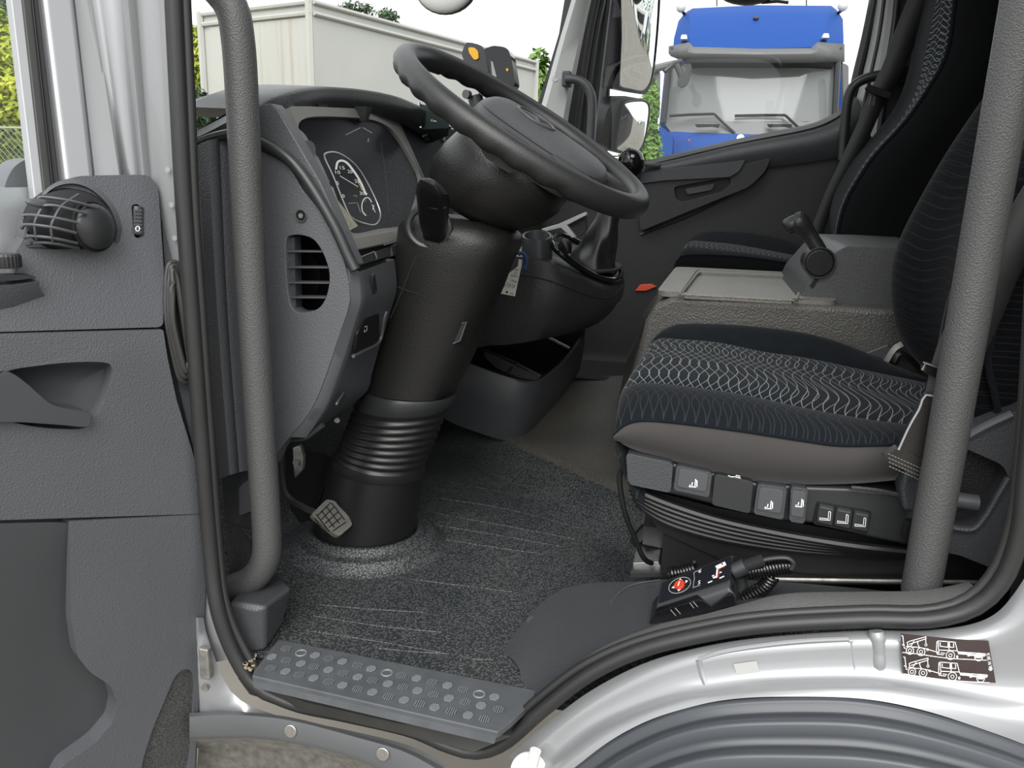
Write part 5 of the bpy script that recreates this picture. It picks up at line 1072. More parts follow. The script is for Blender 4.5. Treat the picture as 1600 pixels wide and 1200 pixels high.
# ================================================================ WHEEL ARCH AND BUMPER
wa = thing('wheel_arch', P(1300, 1200, Y=.78), 'dark grey ribbed wheel arch cover under the silver sill', 'wheel arch')
arch0 = [(878, 1213), (960, 1153), (1050, 1112), (1150, 1092), (1300, 1088), (1400, 1100), (1500, 1127), (1600, 1163), (1680, 1200)]
archr = []
for dy, Y in ((0, .852), (4, .843), (10, .840), (24, .839), (28, .835), (31, .826), (33, .818), (36, .811), (40, .807), (46, .805), (62, .803), (76, .801), (80, .797), (83, .788), (85, .780), (88, .773), (92, .769), (98, .767), (120, .764), (160, .76)):
    r_ = []
    for x, y in rs([V(p) for p in arch0], 60):
        k = 1 / (1 + ((x - 1300) / 420) ** 2)              # the ribs run closer together towards the ends
        r_.append(P(x + dy * .3 / (1 + math.exp((x - 1080) / 60)), y + dy * (.55 + .45 * k), Y=Y))
    archr.append(r_)
grid('arch_skin', archr, 'liner', wa, smooth=80)
bu = thing('bumper_corner', P(450, 1200, Y=.88), 'grey bumper corner with two bolts below the step', 'bumper')
grid('bumper_skin', [pxrow([(296, 1114), (360, 1112), (450, 1120), (560, 1148), (640, 1172), (720, 1215)], .897, 20), pxrow([(296, 1120), (360, 1117), (450, 1125), (560, 1153), (640, 1178), (715, 1222)], .885, 20), pxrow([(296, 1150), (350, 1148), (430, 1150), (530, 1170), (600, 1195), (690, 1240)], .882, 20), pxrow([(296, 1156), (350, 1153), (425, 1156), (525, 1177), (595, 1204), (680, 1250)], .892, 20)], 'bumper_grey', bu, smooth=60)
grid('step_recess', [pxrow([(296, 1156), (350, 1153), (425, 1156), (525, 1177), (595, 1204), (680, 1250)], .893, 16), pxrow([(310, 1170), (345, 1163), (420, 1166), (520, 1188), (580, 1214), (660, 1260)], .94, 16), pxrow([(300, 1290), (345, 1290), (420, 1290), (520, 1290), (580, 1290), (660, 1290)], .96, 16)], 'dull_steel', bu, smooth=60)
for q in ((455, 1141), (599, 1177)):
    c = P(*q, Y=.884)
    b0 = cyl('bolt', c, (0, -1, .15), .0098, .004, 'steel', bu, k=20, bev=.0015)
    cyl('bolt_socket', c + V((0, -.0042, .0006)), (0, -1, .15), .0042, .0003, 'dull_steel', b0, k=6)
cp = wl
cyl('round_cap', P(826, 1204, Y=.872), (.2, -1, .5), .024, .008, 'white_plastic', cp, k=28, bev=.003, label='white plastic cap')
tube('cap_tab', [P(837, 1172, Y=.868), P(834, 1185, Y=.866), P(830, 1200, Y=.862)], .0075, 'white_plastic', cp, n=10)

# ================================================================ REMOTE CONTROL
rmt = thing('remote_control', P(1075, 985, Y=.97), 'black corded remote control with red button lying on the sill', 'remote control')
Lr = [(1032, 909, 1.03), (1025, 945, .985), (1023, 959, .975), (1014, 974, .972), (1020, 986, .972), (1035, 990, 1.02), (1040, 915, 1.045)]
Rr = [(1145, 866, 1.03), (1142, 905, .985), (1138, 920, .975), (1152, 930, .972), (1148, 946, .972), (1155, 952, 1.02), (1152, 870, 1.045)]
body = loft('handset', [PY(Lr, 0), PY(Rr, 0)], 'dark_plastic', rmt, bev=.003)
_q = [P(*p[:2], Y=p[2]) for p in (Lr[0], Lr[1], Rr[0])]; _n = (_q[1] - _q[0]).cross(_q[2] - _q[0]).normalized()
if _n.y > 0: _n = -_n
Rm = lambda x, y, w: P(x, y, pl=(_n, _n.dot(_q[0]))) + _n * (.0012 - w)
plate('face', rp([(1036, 911), (1143, 870), (1142, 903), (1029, 943)], 3, 3), lambda x, y, w: Rm(x, y, w), .002, 'remote_face', body)
fr2 = lambda x, y, w: Rm(x, y, -.0006)
ribbon('dial_ring', [[(1063 + 17 * math.cos(a) + 2 * math.sin(a), 916 + 11 * math.sin(a) - 6 * math.cos(a)) for a in [2 * math.pi * k / 28 for k in range(29)]]], 1.2, fr2, 'grey_print', body)
plate('stop_button', [(1063 + 8 * math.cos(a), 916 + 6.5 * math.sin(a) - 2.5 * math.cos(a)) for a in [2 * math.pi * k / 20 for k in range(20)]], lambda x, y, w: Rm(x, y, w - .003), .003, 'red_print', body, bev=.0006, label='round red stop button')
ribbon('button_mark', [[(1062, 919), (1064, 913)]], 1.6, lambda x, y, w: Rm(x, y, -.0036), 'white_print', body)
for q in ([(1064, 905), (1067, 908.5), (1061, 908.5)], [(1076, 909), (1072, 913), (1072, 908)], [(1050, 920), (1055, 916), (1055, 921)], [(1061, 925.5), (1065, 922), (1059, 922.5)]):
    vv = [fr2(x, y, 0) for x, y in q]; obj('arrow', vv, [(0, 1, 2)], 'white_print', body, smooth=0)
ribbon('key_symbol', [[(1121.5, 888), (1133, 882.5)]], 6, fr2, 'white_print', body)
ribbon('key_symbol', [[(1122, 889), (1120.5, 903.5)], [(1115.5, 904), (1120.5, 903)]], 2.6, fr2, 'white_print', body)
for ln in ([(1114, 901.5), (1116.5, 900.5)], [(1125.5, 896.5), (1128, 895.5)], [(1125.5, 905), (1132, 902)], [(1107.5, 912), (1113.5, 909.5)]): ribbon('key_arrow', [ln], 1.7, fr2, 'white_print', body)
plate('key_eye', arc(1129.5, 883, 1.6, 1.2, 0, 330, 10), lambda x, y, w: Rm(x, y, w - .0009), .0002, 'remote_face', body)
ribbon('key_shadow', [[(1123.5, 903), (1125.5, 891)], [(1124, 890.5), (1133, 887)]], .9, fr2, 'red_print', body)
ribbon('memory_frame', [[(1085, 896), (1097, 891)], [(1085, 896), (1086, 905), (1084, 918)], [(1083, 920), (1095, 916)]], .9, fr2, 'grey_print', body)
obj('memory_mark', *join([textm('S', (1091, 915), (1095, 914), (1092, 909), fr2), textm('6', (1092, 897), (1096, 896), (1093, 891), fr2)]), 'white_print', body, recalc=False, smooth=0)
plate('holder', rp([(1014, 972), (1026, 957), (1090, 936), (1100, 940), (1112, 948), (1140, 928), (1148, 932), (1148, 946), (1120, 953), (1060, 969), (1021, 986)], 3, 3), fY(.968), .05, 'gloss_black', rmt, bev=.002)
ribbon('holder_slots', [[(1048, 953), (1056, 962)], [(1055, 950), (1063, 959)], [(1078, 942), (1084, 950)], [(1083, 940), (1090, 948)]], 1.0, lambda x, y, w: P(x, y, Y=.9672), 'grey_print', rmt)
cyl('cable_gland', P(1146, 893, Y=1.01), V(P(1164, 885, Y=1.01) - P(1146, 893, Y=1.01)), .0105, .018, 'dark_plastic', rmt, k=16)
tube('strain_relief', rs(PY([(1162, 886), (1178, 880), (1193, 875)], 1.01), 25), [.0075 + .0012 * (i % 2) for i in range(25)], 'dark_plastic', rmt, n=10)
def coil(name, px, Y, rad, turns, parent, wire=.0021):
    path = rs(PY(px, Y), 120); pts = []
    for i, p in enumerate(path):
        t = (path[min(i + 1, 119)] - path[max(i - 1, 0)]).normalized(); u = t.cross(V((0, 1, 0))).normalized(); w = t.cross(u)
    n = int(turns * 12)
    q = rs(path, n, False)
    for i, p in enumerate(q):
        t = (q[min(i + 1, n - 1)] - q[max(i - 1, 0)]).normalized(); u = t.cross(V((0, 1, 0))).normalized(); w = t.cross(u); a = 2 * math.pi * i / 12
        pts.append(p + (u * math.cos(a) + w * math.sin(a)) * rad)
    return tube(name, pts, wire, 'gloss_black', parent, n=6)
coil('coiled_cable', [(1166, 893), (1190, 890), (1215, 886), (1236, 884)], 1.02, .0095, 15, rmt)
coil('coiled_cable', [(1206, 901), (1196, 915), (1180, 926), (1160, 936)], 1.02, .0085, 11, rmt)
coil('coiled_cable', [(1046, 897), (1066, 894), (1088, 888)], 1.06, .009, 9, rmt)
tube('cable_lead', rs(PY([(1193, 875), (1210, 872), (1230, 872), (1240, 880), (1236, 890)], 1.01), 20), .003, 'dark_plastic', rmt, n=8)
tube('cable_drop', rs(PY([(1156, 900), (1158, 915), (1156, 935)], 1.03), 12), .009, 'dark_plastic', rmt, n=10)

# ================================================================ TOWING STICKER
def St(x, y, w=0.0): return P(x, y, Y=.8845 - .0105 * (y - 1000) / 75 - .0045 - w * .0 - (0.0006 if w else 0))
stk_ = thing('towing_sticker', St(1480, 1067), 'black towing instruction sticker with white truck drawings on the silver sill', 'sticker')
ed = rs([V(p) for p in ((1407, 989.5), (1450, 994), (1500, 999), (1544.5, 1001))], 9); eb = rs([V(p) for p in ((1411.5, 1053), (1450, 1058.5), (1500, 1063), (1556, 1067))], 9)
grid('backing', [[St(*a) for a in ed], [St(*a.lerp(b, .5)) for a, b in zip(ed, eb)], [St(*b) for b in eb]], 'sticker_black', stk_, smooth=60)
Z = lambda pts: [(1400 + x / 9.412, 970 + y / 9.412) for x, y in pts]
fs2 = lambda x, y, w: St(x, y, 1)
lines = []; thick = []
for dx, dy in ((0, 0), (30, 312)):
    T = lambda pts: Z([(x + dx, y + dy) for x, y in pts])
    lines += [T(l) for l in ([(80, 220), (100, 222), (120, 400), (140, 405)], [(90, 350), (125, 360)], [(150, 380), (330, 390), (440, 410)], [(160, 320), (200, 300), (440, 235)], [(190, 345), (440, 265)], [(440, 235), (440, 265)], [(165, 320), (170, 370), (220, 375)], [(220, 370), (265, 300)], [(300, 310), (320, 300), (320, 340), (345, 395)], [(435, 260), (440, 340)], [(440, 412), (620, 465)], [(600, 310), (620, 295), (870, 315), (905, 455)], [(600, 310), (595, 440), (605, 490), (700, 500)], [(650, 320), (650, 375), (765, 388), (765, 325)], [(785, 325), (790, 388), (850, 390), (845, 330)], [(775, 320), (780, 440)], [(640, 430), (890, 440)], [(620, 310), (630, 480)], [(660, 470), (720, 478)], [(905, 455), (1310, 485), (1315, 505)])]
    for cx, cy, rr in ((205, 437, 55), (205, 437, 24), (368, 455, 58), (368, 455, 24), (800, 508, 62), (800, 508, 24), (1215, 532, 58), (440, 355, 16), (465, 425, 14)):
        lines.append([(1400 + (x + dx) / 9.412, 970 + (y + dy) / 9.412) for x, y in arc(cx, cy, rr, n=18)])
    thick += [T([(1060, 510), (1100, 500), (1300, 510)]), T([(1180, 532), (1250, 534)]), T([(920, 475), (1080, 490)]), T([(900, 520), (900, 540)])]
lines += [Z([(95, 465), (300, 485), (600, 530), (800, 555), (1330, 580)]), Z([(115, 780), (300, 810), (700, 870), (1000, 895), (1370, 910)])]
ribbon('drawing', lines, 1.15, fs2, 'white_print', stk_)
ribbon('drawing_fill', thick, 3.0, fs2, 'white_print', stk_)
vs_, fs_ = textm('A 941 584 56', Z([(1420, 680)])[0], Z([(1375, 470)])[0], Z([(1365, 690)])[0], fs2)
obj('part_number', vs_, fs_, 'white_print', stk_, recalc=False, smooth=0)
ribbon('maker_mark', [Z(arc(1390, 708, 22, n=14)), Z([(1390, 690), (1390, 725)])], 1.4, fs2, 'white_print', stk_)

# ================================================================ HANDHELD SCANNER ON THE DASH
sc_ = thing('handheld_device', P(765, 140, Y=2.5), 'black handheld device with yellow button in a dashboard cradle', 'handheld device')
plate('grip', rp([(721, 84), (727, 67), (735, 66), (750, 70), (757, 76), (766, 125), (760, 145), (738, 135)], 4, 3), fY(2.474), .04, 'dark_plastic', sc_, bev=.006, seg=3)
plate('head', rp([(756, 76), (771, 71), (787, 73), (794, 77), (799, 91), (805, 132), (800, 139), (768, 126)], 4, 3), fY(2.454), .06, 'gloss_black', sc_, bev=.008, seg=3)
plate('trigger', rp([(731, 74), (741, 74), (747, 80), (748, 92), (741, 94), (733, 83)], 3, 3), fY(2.469), .01, 'yellow', sc_, bev=.002, label='yellow trigger button')
plate('lamp', rp([(790, 108), (793, 106), (795, 110), (792, 112)], 1, 3), fY(2.449), .006, 'yellow', sc_)
plate('window', [(767, 95), (770, 97), (776, 120), (769, 120)], fY(2.451), .004, 'grey_print', sc_)
mt_ = thing('device_mount', P(745, 190, Y=2.5), 'grey ball-joint mount holding the handheld device', 'mount')
tube('arm', rs(PY([(742, 150), (746, 165), (752, 185)], 2.5), 10), .023, 'dark_plastic', mt_, n=12)
cyl('clamp_knob', P(732, 148, Y=2.475), (-.3, -1, 0), .013, .016, 'smooth_grey', mt_, k=18)
plate('foot', rp([(755, 160), (768, 158), (790, 174), (786, 182), (766, 183)], 3, 3), fY(2.539), .05, 'trim_light', mt_, bev=.006)
tube('cradle', [P(765, 130, Y=2.5), P(755, 150, Y=2.5)], .018, 'dark_plastic', mt_, n=10)
tube('pedestal', [P(752, 180, Y=2.5), P(752, 200, Y=2.5), V((-.735, 2.5, .80)), V((-.74, 2.5, .765))], .02, 'dark_plastic', mt_, n=10)
plate('base_plate', [(-.80, 2.44), (-.70, 2.44), (-.70, 2.56), (-.80, 2.56)], lambda x, y, w: V((x, y, .771 + w)), .008, 'dark_plastic', mt_, bev=.003)
nv = thing('display_unit', P(672, 205, Y=1.68), 'small dark display with silver edge behind the wheel rim', 'display')
plate('case', rp([(652, 162), (700, 168), (702, 200), (655, 203)], 3, 3), fY(1.66), .02, 'screen', nv, bev=.002)
tube('case_edge', PY([(654, 160), (655, 180), (657, 200)], 1.655), .004, 'steel', nv, n=8)
text('case_mark', 'Con', (673, 189.5), (682, 190.5), (673, 186.5), lambda x, y, w: P(x, y, Y=1.6585), 'white_print', nv)
vb = thing('air_vent', P(985, 275, Y=2.9), 'black ball air vent at the front of the passenger door', 'air vent')
ell('ball', P(986, 254, Y=2.88), (.046, .046, .05), 'gloss_black', vb)
for k in range(3): box('louvre', P(958, 244 + k * 4, Y=2.86), (.03, .02, .004), 'smooth_grey', vb, bev=.001)
# ================================================================ OUTSIDE: PASSENGER MIRRORS
dm = thing('door_mirror', P(945, 250, Y=3.5), 'passenger door mirror pair with tall main glass and wide-angle glass below', 'mirror')
def mirror_set(name, glass, shell, c, tgt, label, bulge):
    tn_ = (CP - c).normalized(); n = (tn_ + V(tgt).normalized()).normalized(); d = n.dot(c)
    f = lambda x, y, w: P(x, y, pl=(n, d)) - n * w
    m = plate(name, shell, lambda x, y, w: f(x, y, w + .012), 0.09, 'dark_grain', dm, bev=.012, seg=3, label=label)
    gpx = [V(p) for p in cr(glass, 4, True)]; gc = sum(gpx, V((0, 0))) / len(gpx)
    g3 = [f(x, y, 0) for x, y in gpx]; c3 = f(*gc, 0)
    grid('mirror_glass', [[c3 + (p - c3) * t + n * (bulge * (1 - t * t)) for p in g3] for t in (1, .75, .5, .25, .02)], 'mirror', m, cu=True, cb=True, smooth=85)
    tube('glass_rim', g3, .005, 'black_plastic', m, n=6, closed=True)
up = [(974, -60), (1031, -60), (1030, 0), (1026, 60), (1020, 115), (1013, 135), (1003, 143), (985, 140), (970, 136), (967, 125), (970, 60)]
mirror_set('main_housing', up, rp([(950, -70), (1034, -70), (1026, 110), (1015, 150), (965, 140), (946, 118)], 10, 4), P(1000, 60, Y=3.40), (.96, .26, -.05), 'tall main mirror', .012)
lw = [(978, 160), (1000, 157), (1011, 160), (1014, 170), (1012, 190), (1006, 222), (998, 237), (990, 241), (970, 237), (962, 230), (966, 200), (972, 170)]
mirror_set('wide_angle_housing', lw, rp([(955, 166), (975, 155), (1012, 155), (1018, 170), (1008, 235), (992, 246), (962, 238), (946, 228), (948, 190)], 9, 4), P(990, 200, Y=3.40), (.93, .30, -.16), 'smaller wide-angle mirror', .03)
ma = dm
tube('post', PY([(953, -60), (950, 30), (945, 140), (941, 250)], 3.52), .022, 'mid_grain', ma, n=12)
tube('bracket', PY([(934, 205), (950, 200), (965, 200)], 3.52), .03, 'smooth_grey', ma, n=10)
tube('bracket', PY([(940, 45), (950, 45), (965, 40)], 3.52), .035, 'smooth_grey', ma, n=10)
ell('hinge_cap', P(940, 60, Y=3.5), (.025, .03, .08), 'smooth_grey', ma)
fm = thing('front_mirror', P(697, 15, Y=2.6), 'round front mirror hanging at the top of the windscreen', 'mirror')
ell('glass', P(697, -24, Y=2.6) + V((0, -.012, 0)), (.10, .03, .085), 'cap_white', fm)
ell('shell', P(697, -25, Y=2.6), (.106, .04, .09), 'dark_plastic', fm)
km = thing('kerb_mirror', P(1165, 5, Y=3.4), 'dark kerb mirror edge above the passenger window', 'mirror')
ell('shell', P(1170, -22, Y=3.4), (.125, .05, .068), 'dark_plastic', km)
tube('stay', PY([(1190, 4), (1215, 2), (1232, 4)], 3.4), .006, 'dark_plastic', km, n=6)

# ================================================================ BLUE TRUCK
GZ = -1.15
bt = thing('blue_truck', P(1175, 300, Y=10.8) * 1 + V((0, 0, 0)), 'blue truck cab with grey sun visor parked facing the passenger window', 'truck')
bt.location.z = GZ; WL[bt.name].z = GZ
Yt = 10.4
def rpt(pts, r, n): return rp(pts, r * 120, n)
fB = lambda o: (lambda x, y, w: P(x, y, Y=Yt + o) + V((0, w, 0)))
plate('cab_body', rpt(([(1040, 95), (1318, 95), (1322, 190), (1330, 330), (1018, 330), (1030, 195)]), .06, 3), fB(.15), 2.1, 'blue_paint', bt, bev=.05, seg=3)
plate('roof_shell', [(1054, 78), (1062, 32), (1084, 17), (1298, 13), (1314, 34), (1316, 78)], fB(.7), 1.5, 'blue_paint', bt, bev=.08, seg=3)
t3_ = lambda x, y, o: P(x, y, Y=Yt + o)
grid('roof_fairing', [[t3_(1052, 72, .25), t3_(1079, 74, .02), t3_(1180, 76, -.02), t3_(1278, 74, .02), t3_(1318, 70, .25)], [t3_(1053, 60, .35), t3_(1078, 58, .12), t3_(1180, 60, .08), t3_(1283, 58, .12), t3_(1318, 58, .35)], [t3_(1060, 33, .65), t3_(1078, 24, .45), t3_(1180, 20, .42), t3_(1295, 20, .45), t3_(1317, 30, .65)], [t3_(1070, 20, .9), t3_(1082, 13, .75), t3_(1180, 8, .7), t3_(1299, 9, .75), t3_(1308, 16, .9)]], 'blue_paint', bt, smooth=25)
grid('visor', [[t3_(1046, 73, .15), t3_(1078, 67, -.12), t3_(1083, 75, -.15), t3_(1180, 78, -.22), t3_(1267, 77, -.15), t3_(1276, 67, -.12), t3_(1318, 70, .15)], [t3_(1046, 84, .12), t3_(1076, 82, -.2), t3_(1083, 84, -.25), t3_(1180, 86, -.32), t3_(1267, 85, -.25), t3_(1276, 82, -.2), t3_(1318, 82, .12)], [t3_(1050, 88, .12), t3_(1072, 97, -.18), t3_(1083, 98, -.22), t3_(1180, 98, -.3), t3_(1267, 98, -.22), t3_(1276, 97, -.18), t3_(1318, 97, .12)]], 'visor_grey', bt, solid=.03, smooth=40)
for x in (1050, 1080, 1285, 1314): cyl('visor_bolt', t3_(x, 76, -.08), (0, -1, 0), .016, .02, 'dark_plastic', bt, k=8)
grid('visor_shade', [[t3_(1078, 97, -.1), t3_(1180, 98, -.15), t3_(1302, 97, -.1)], [t3_(1082, 109, .1), t3_(1180, 110, .08), t3_(1300, 108, .1)]], 'dark_plastic', bt)
grid('windscreen', [[t3_(1047, 100, .12), t3_(1100, 100, .05), t3_(1180, 100, .02), t3_(1260, 100, .05), t3_(1309, 97, .12)], [t3_(1042, 150, .1), t3_(1100, 150, .0), t3_(1180, 150, -.04), t3_(1260, 150, .0), t3_(1307, 148, .1)], [t3_(1038, 190, .06), t3_(1100, 190, -.04), t3_(1180, 190, -.08), t3_(1260, 190, -.04), t3_(1303, 188, .06)]], 'truck_glass', bt, smooth=80)
for a, b in (((1046, 98), (1036, 192)), ((1309, 96), (1304, 190))):
    tube('pillar', [t3_(*a, .06), t3_(*b, .0)], .035, 'dark_plastic', bt, n=8)
grid('scuttle', [[t3_(1034, 188, .03), t3_(1180, 190, -.12), t3_(1310, 187, .03)], [t3_(1048, 206, -.04), t3_(1180, 210, -.16), t3_(1300, 208, -.04)]], 'visor_grey', bt, smooth=60)
for x0 in (1085, 1198): plate('scuttle_slot', rpt(([(x0, 194), (x0 + 40, 194), (x0 + 38, 200), (x0 + 28, 198), (x0 + 4, 199)]), .01, 2), fB(-.2), .03, 'black_plastic', bt)
grid('front_panel', [[t3_(1046, 205, -.03), t3_(1100, 208, -.12), t3_(1180, 210, -.17), t3_(1260, 208, -.12), t3_(1318, 205, -.03)], [t3_(1032, 225, -.1), t3_(1100, 228, -.2), t3_(1180, 230, -.24), t3_(1260, 228, -.2), t3_(1322, 225, -.1)], [t3_(1024, 330, -.1), t3_(1100, 335, -.2), t3_(1180, 338, -.24), t3_(1260, 335, -.2), t3_(1325, 330, -.1)]], 'blue_paint', bt, smooth=60)
plate('corner_panel', rpt(([(1030, 198), (1036, 200), (1052, 212), (1048, 260), (1040, 330), (1018, 330), (1024, 250)]), .03, 2), fB(-.28), .3, 'blue_paint', bt, bev=.03)
ribbon('hatch_line', [[(1055, 243), (1056, 215), (1060, 213), (1078, 213), (1078, 243)]], 1.6, lambda x, y, w: P(x, y, Y=Yt - .235), 'blue_dark', bt)
cyl('badge', t3_(1157, 216, -.22), (0, -1, 0), .045, .02, 'white_plastic', bt, k=20)
cyl('key_lock', t3_(1077, 219, -.23), (0, -1, 0), .012, .01, 'red_print', bt, k=8)
for pts in ([(1046, 181), (1080, 179), (1116, 178)], [(1116, 178), (1130, 192), (1148, 208)], [(1148, 181), (1190, 180), (1227, 180)], [(1227, 180), (1242, 194), (1258, 209)]):
    tube('wiper', [t3_(x, y, -.14) for x, y in pts], .016, 'dark_plastic', bt, n=6)
for x, y in ((1069, 58), (1291, 56)): plate('roof_lamp', rpt(([(x - 6, y + 3), (x - 4, y - 4), (x + 4, y - 4), (x + 5, y + 3)]), .01, 2), fB(-.02), .25, 'white_plastic', bt, bev=.01)
for x, y in ((1064, 11), (1317, 9)):
    ell('beacon', t3_(x, y, .6), (.06, .06, .065), 'cap_white', bt); tube('beacon_stem', [t3_(x + (6 if x < 1200 else -8), y + 12, .75), t3_(x + 1, y + 5, .62)], .02, 'dark_plastic', bt, n=6)
tube('aerial', [t3_(1182, 9, .7), t3_(1181, 28, .35)], .008, 'dark_plastic', bt, n=6); ell('aerial_foot', t3_(1181, 29, .33), (.035, .035, .032), 'dark_plastic', bt)
for x in (1120, 1260): tube('aerial', [t3_(x, 10, .9), t3_(x, -6, .9)], .008, 'dark_plastic', bt, n=6)
tube('mirror_bracket', [t3_(1020, 108, -.5), t3_(1040, 103, -.3), t3_(1064, 98, -.15)], .045, 'visor_grey', bt, n=8)
tube('mirror_bracket', [t3_(1038, 112, -.35), t3_(1052, 100, -.3), t3_(1064, 97, -.2)], .03, 'dark_plastic', bt, n=8)
tube('ramp_mirror_arm', [t3_(1058, 102, -.4), t3_(1063, 115, -.45), t3_(1066, 125, -.45)], .035, 'dark_plastic', bt, n=8)
plate('ramp_mirror', rpt(([(1066, 114), (1075, 112), (1078, 122), (1072, 134), (1064, 137), (1058, 131), (1060, 122)]), .03, 3), fB(-.5), .08, 'dark_plastic', bt, bev=.02)
plate('side_mirror', rpt(([(1022, 108), (1031, 110), (1030, 180), (1024, 186), (1018, 182), (1013, 150)]), .03, 3), fB(-.4), .12, 'visor_grey', bt, bev=.03)
plate('side_mirror', rpt(([(1316, 98), (1326, 102), (1326, 180), (1319, 182)]), .03, 3), fB(-.3), .12, 'visor_grey', bt, bev=.03)
for s in (1060, 1285):
    cyl('wheel', V((P(s, 200, Y=Yt).x - .15, Yt + .9, GZ + .5)), (1, 0, 0), .5, .3, 'tyre_black', bt, k=24)

# ================================================================ WHITE BOX BODY
ZT = 2.85
A3, B3, C3 = P(311, 20, Z=ZT), P(488, -1, Z=ZT), P(837, 95, Z=ZT)
u3 = (A3 - B3); v3 = (C3 - B3)
tb = thing('box_body', ((A3 + C3) / 2) * 1, 'large off-white box body parked beyond the windscreen', 'box body')
tb.location.z = GZ; WL[tb.name].z = GZ
def bxp(a, b, z): return V((B3.x + u3.x * a + v3.x * b, B3.y + u3.y * a + v3.y * b, z))
vs = [bxp(a, b, z) for z in (-.1, ZT) for a, b in ((0, 0), (1, 0), (1, 1), (0, 1))]
obj('box_shell', vs, [(0, 1, 2, 3), (4, 5, 6, 7), (0, 1, 5, 4), (1, 2, 6, 5), (2, 3, 7, 6), (3, 0, 4, 7)], 'trailer', tb, bev=.02)
def rail(name, p, q, r): tube(name, [p, q], r, 'trailer', tb, n=6)
ou = -(v3.normalized()) * .02; ov = -(u3.normalized()) * .02
for z in (ZT - .03, ZT - .16, -.1): rail('rail', bxp(0, 0, z) + ov, bxp(0, 1, z) + ov, .03); rail('rail', bxp(0, 0, z) + ou, bxp(1, 0, z) + ou, .03)
for a in (0.02, .98): rail('corner_post', bxp(a, 0, -.1) + ou, bxp(a, 0, ZT) + ou, .05)
rail('corner_post', bxp(0, 1, -.1) + ov, bxp(0, 1, ZT) + ov, .05)
rail('door_seam', bxp(.45, 0, -.1) + ou * .5, bxp(.45, 0, ZT - .2) + ou * .5, .012)
m, nt, b = nodes('stained'); b.inputs['Roughness'].default_value = .5
tc = N(nt, 'ShaderNodeTexCoord'); mp = N(nt, 'ShaderNodeMapping'); mp.inputs['Scale'].default_value = (5, 5, .25)
nz = N(nt, 'ShaderNodeTexNoise'); nz.inputs['Scale'].default_value = 2.2; nz.inputs['Detail'].default_value = 4
nt.links.new(tc.outputs['Object'], mp.inputs[0]); nt.links.new(mp.outputs[0], nz.inputs['Vector'])
rm = N(nt, 'ShaderNodeValToRGB'); rm.color_ramp.elements[0].position = .5; rm.color_ramp.elements[1].position = .75
rm.color_ramp.elements[0].color = (.43, .425, .385, 1); rm.color_ramp.elements[1].color = (.35, .305, .23, 1)
nt.links.new(nz.outputs['Fac'], rm.inputs[0]); nt.links.new(rm.outputs[0], b.inputs['Base Color'])
vs = [bxp(a, 0, z) + ou * .6 for a, z in ((.05, -.05), (.9, -.05), (.9, ZT - .2), (.05, ZT - .2))]
obj('end_panel', vs, [(0, 1, 2, 3)], 'stained', tb)
vs = [bxp(0, t, z) + ov * .6 for t, z in ((.9, 1.5), (.97, 1.5), (.97, 2.1), (.9, 2.1))]
obj('side_emblem', vs, [(0, 1, 2, 3)], 'grey_print', tb)
for t in (.35, .75):
    for a in (0.05, .8): cyl('wheel', bxp(a, t, GZ + .5), u3, .5, .3, 'tyre_black', tb, k=20)
rail('chassis', bxp(.5, 0, -.35), bxp(.5, 1, -.35), .2)

# ================================================================ GREENERY, FENCE, GROUND, YARD TRUCKS
def bush(name, blobs, nl, size, mat, label, trunk=True, group=None, cat='tree'):
    base = V((blobs[0][0].x, blobs[0][0].y, GZ)); t = thing(name, base, label, cat, group)
    vs = []; fs = []; rn = random.Random(len(WL))
    for c, r in blobs:
        for _ in range(nl):
            d = V((rn.gauss(0, 1), rn.gauss(0, 1), rn.gauss(0, 1))).normalized()
            p = c + V((d.x * r[0], d.y * r[1], d.z * r[2])) * rn.uniform(.55, 1.05)
            n = (d + V((rn.gauss(0, .6), rn.gauss(0, .6), rn.gauss(0, .6) + .5))).normalized(); u = n.orthogonal().normalized(); w = n.cross(u); a = rn.random() * 6.28
            u, w = u * math.cos(a) + w * math.sin(a), w * math.cos(a) - u * math.sin(a); s = size * rn.uniform(.6, 1.3); i = len(vs)
            vs += [p - u * s, p + w * s * .45, p + u * s, p - w * s * .45]; fs.append((i, i + 1, i + 2, i + 3))
    obj('foliage', vs, fs, mat, t, smooth=0, recalc=False)
    if trunk: tube('trunk', [base, (base + blobs[0][0]) / 2, blobs[0][0]], .10, 'bark', t, n=8)
    return t
def at(x, y, Y): return P(x, y, Y=Y)
bush('lime_bush', [(at(-40, 140, 7), (1.5, 1.0, .8)), (at(10, 160, 7), (.7, .7, .9)), (at(-90, 190, 7), (1.2, 1, 1)), (at(20, 215, 7.3), (.8, .8, .7)), (at(-90, 300, 7.4), (1.8, .9, 1.0)), (at(0, 340, 7.4), (1.0, .8, .8))], 7000, .036, 'leaf_lime', 'bright lime green bush behind the wire fence', trunk=False, cat='bush')
bush('tree', [(at(-30, 20, 12), (2.0, 1.5, 1.4)), (at(-60, -60, 12), (2.0, 1.5, 1.4)), (at(0, 50, 12.2), (.9, .9, .6))], 1700, .10, 'leaf_dark', 'dark tree above the lime green bush')
bush('hedge_bush', [(at(306, 120, 11.5), (.45, .5, .7)), (at(302, 85, 11.6), (.25, .4, .4)), (at(290, 140, 11.6), (.7, .6, .8)), (at(280, 230, 11.6), (1.0, .7, 1.2)), (at(285, 330, 11.6), (1.0, .7, 1.0))], 2600, .045, 'leaf_lime', 'yellow-green bush between door pillar and box body', trunk=False, cat='bush')
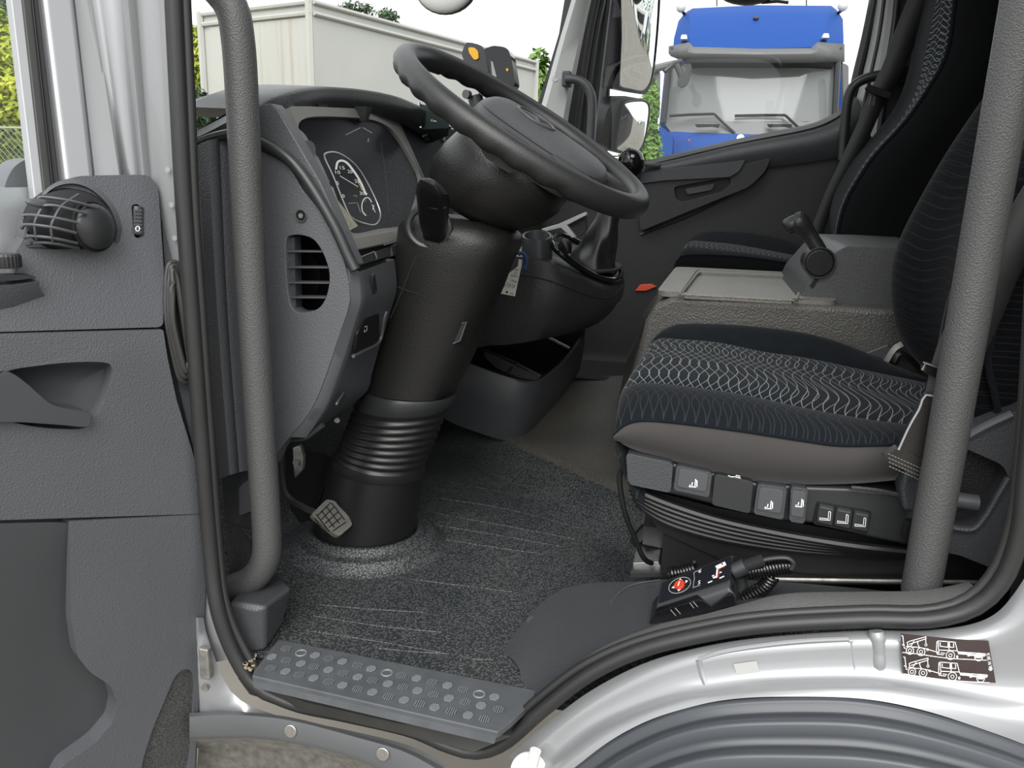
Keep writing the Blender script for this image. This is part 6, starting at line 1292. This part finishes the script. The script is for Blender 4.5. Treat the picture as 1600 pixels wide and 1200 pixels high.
bush('bush', [(at(306, 178, 8.6), (.16, .3, .30)), (at(298, 205, 8.6), (.25, .3, .35)), (at(290, 290, 8.6), (.5, .4, .6)), (at(290, 400, 8.6), (.6, .5, .6))], 1800, .034, 'leaf_dark', 'dark green bush low beside the box body', trunk=False, cat='bush')
bush('tree', [(at(558, 14, 30), (.7, .8, .22)), (at(606, 26, 30), (.4, .6, .25)), (at(550, 50, 30), (1.2, 1, .7))], 260, .10, 'leaf_dark', 'tree top showing above the box body')
bush('tree', [(at(842, 150, 22), (.35, .6, 1.2)), (at(846, 190, 22), (.6, .6, 1.0))], 800, .14, 'leaf_mid', 'tree at the right end of the box body')
bush('hedge_bush', [(at(1010, 215, 9.2), (.13, .25, .32)), (at(1012, 245, 9.2), (.15, .25, .32)), (at(1016, 165, 9.2), (.09, .2, .28)), (at(1000, 270, 9.2), (.28, .3, .32)), (at(1000, 360, 9.2), (.4, .35, .5))], 1800, .035, 'leaf_mid', 'green bush between the mirrors and the blue truck', trunk=False, cat='bush')
wf_ = thing('wire_fence', at(0, 300, 6.2), 'chain-link fence in front of the lime green bush', 'fence')
p0, p1 = at(-200, 196, 6.2), at(60, 200, 6.2); Lf = p1.x - p0.x; hh = 1.3; parts = []
for k in range(int((Lf + hh) / .06)):
    for sg in (1, -1):
        x0 = p0.x - hh + k * .06 if sg > 0 else p0.x + k * .06
        a0 = V((x0, 6.2, p0.z - hh)); b0 = V((x0 + hh * sg, 6.2, p0.z))
        parts.append(tubem([a0, b0], .0022, 3, caps=False))
obj('mesh', *join(parts), 'wire', wf_, smooth=0)
tube('top_wire', [p0, p1], .008, 'wire', wf_, n=6)
gd = tag(grid('ground', [[V((x, y, GZ)) for x in (-80, -10, 20, 120)] for y in (-60, 0, 20, 120)], 'concrete', None), 'pale gravel yard around the trucks', 'ground', kind='structure')
def yard_truck(loc, mat, label):
    t = thing('yard_truck', loc, label, 'truck', 'trucks standing in the yard behind')
    l = V(loc)
    box('cab', l + V((-1.2, 0, 2.0)), (1.9, 2.4, 2.5), mat, t, bev=.12); box('cargo_box', l + V((3.2, 0, 2.3)), (6.6, 2.5, 2.8), 'white_plastic', t, bev=.03)
    box('windscreen', l + V((-2.17, 0, 2.45)), (.06, 2.1, .9), 'gloss_black', t, bev=.02); box('grille', l + V((-2.17, 0, 1.2)), (.06, 1.8, .6), 'dark_plastic', t, bev=.02)
    box('chassis', l + V((2.5, 0, .8)), (7.5, 1.0, .25), 'dark_plastic', t)
    for x in (-1.2, 4.6):
        for y in (-1.2, .9): cyl('wheel', l + V((x, y, .5)), (0, 1, 0), .5, .3, 'tyre_black', t, k=20)
yard_truck((40, 12.5, GZ), 'white_plastic', 'white truck reflected in the tall passenger mirror')
yard_truck((52, 20, GZ), 'blue_paint', 'white truck with blue cab reflected in the passenger mirror')
for k in range(6):
    bush('tree', [(V((82 + 2 * (k % 2), 0 + 9.2 * k, 4.0)), (3.5, 4.2, 5.0)), (V((83, 0 + 9.2 * k, .5)), (3, 4.2, 2))], 700, .35, 'leaf_mid', ('first', 'second', 'third', 'fourth', 'fifth', 'sixth')[k] + ' green tree of the far row across the yard, counted from the cab', group='trees at the edge of the yard')
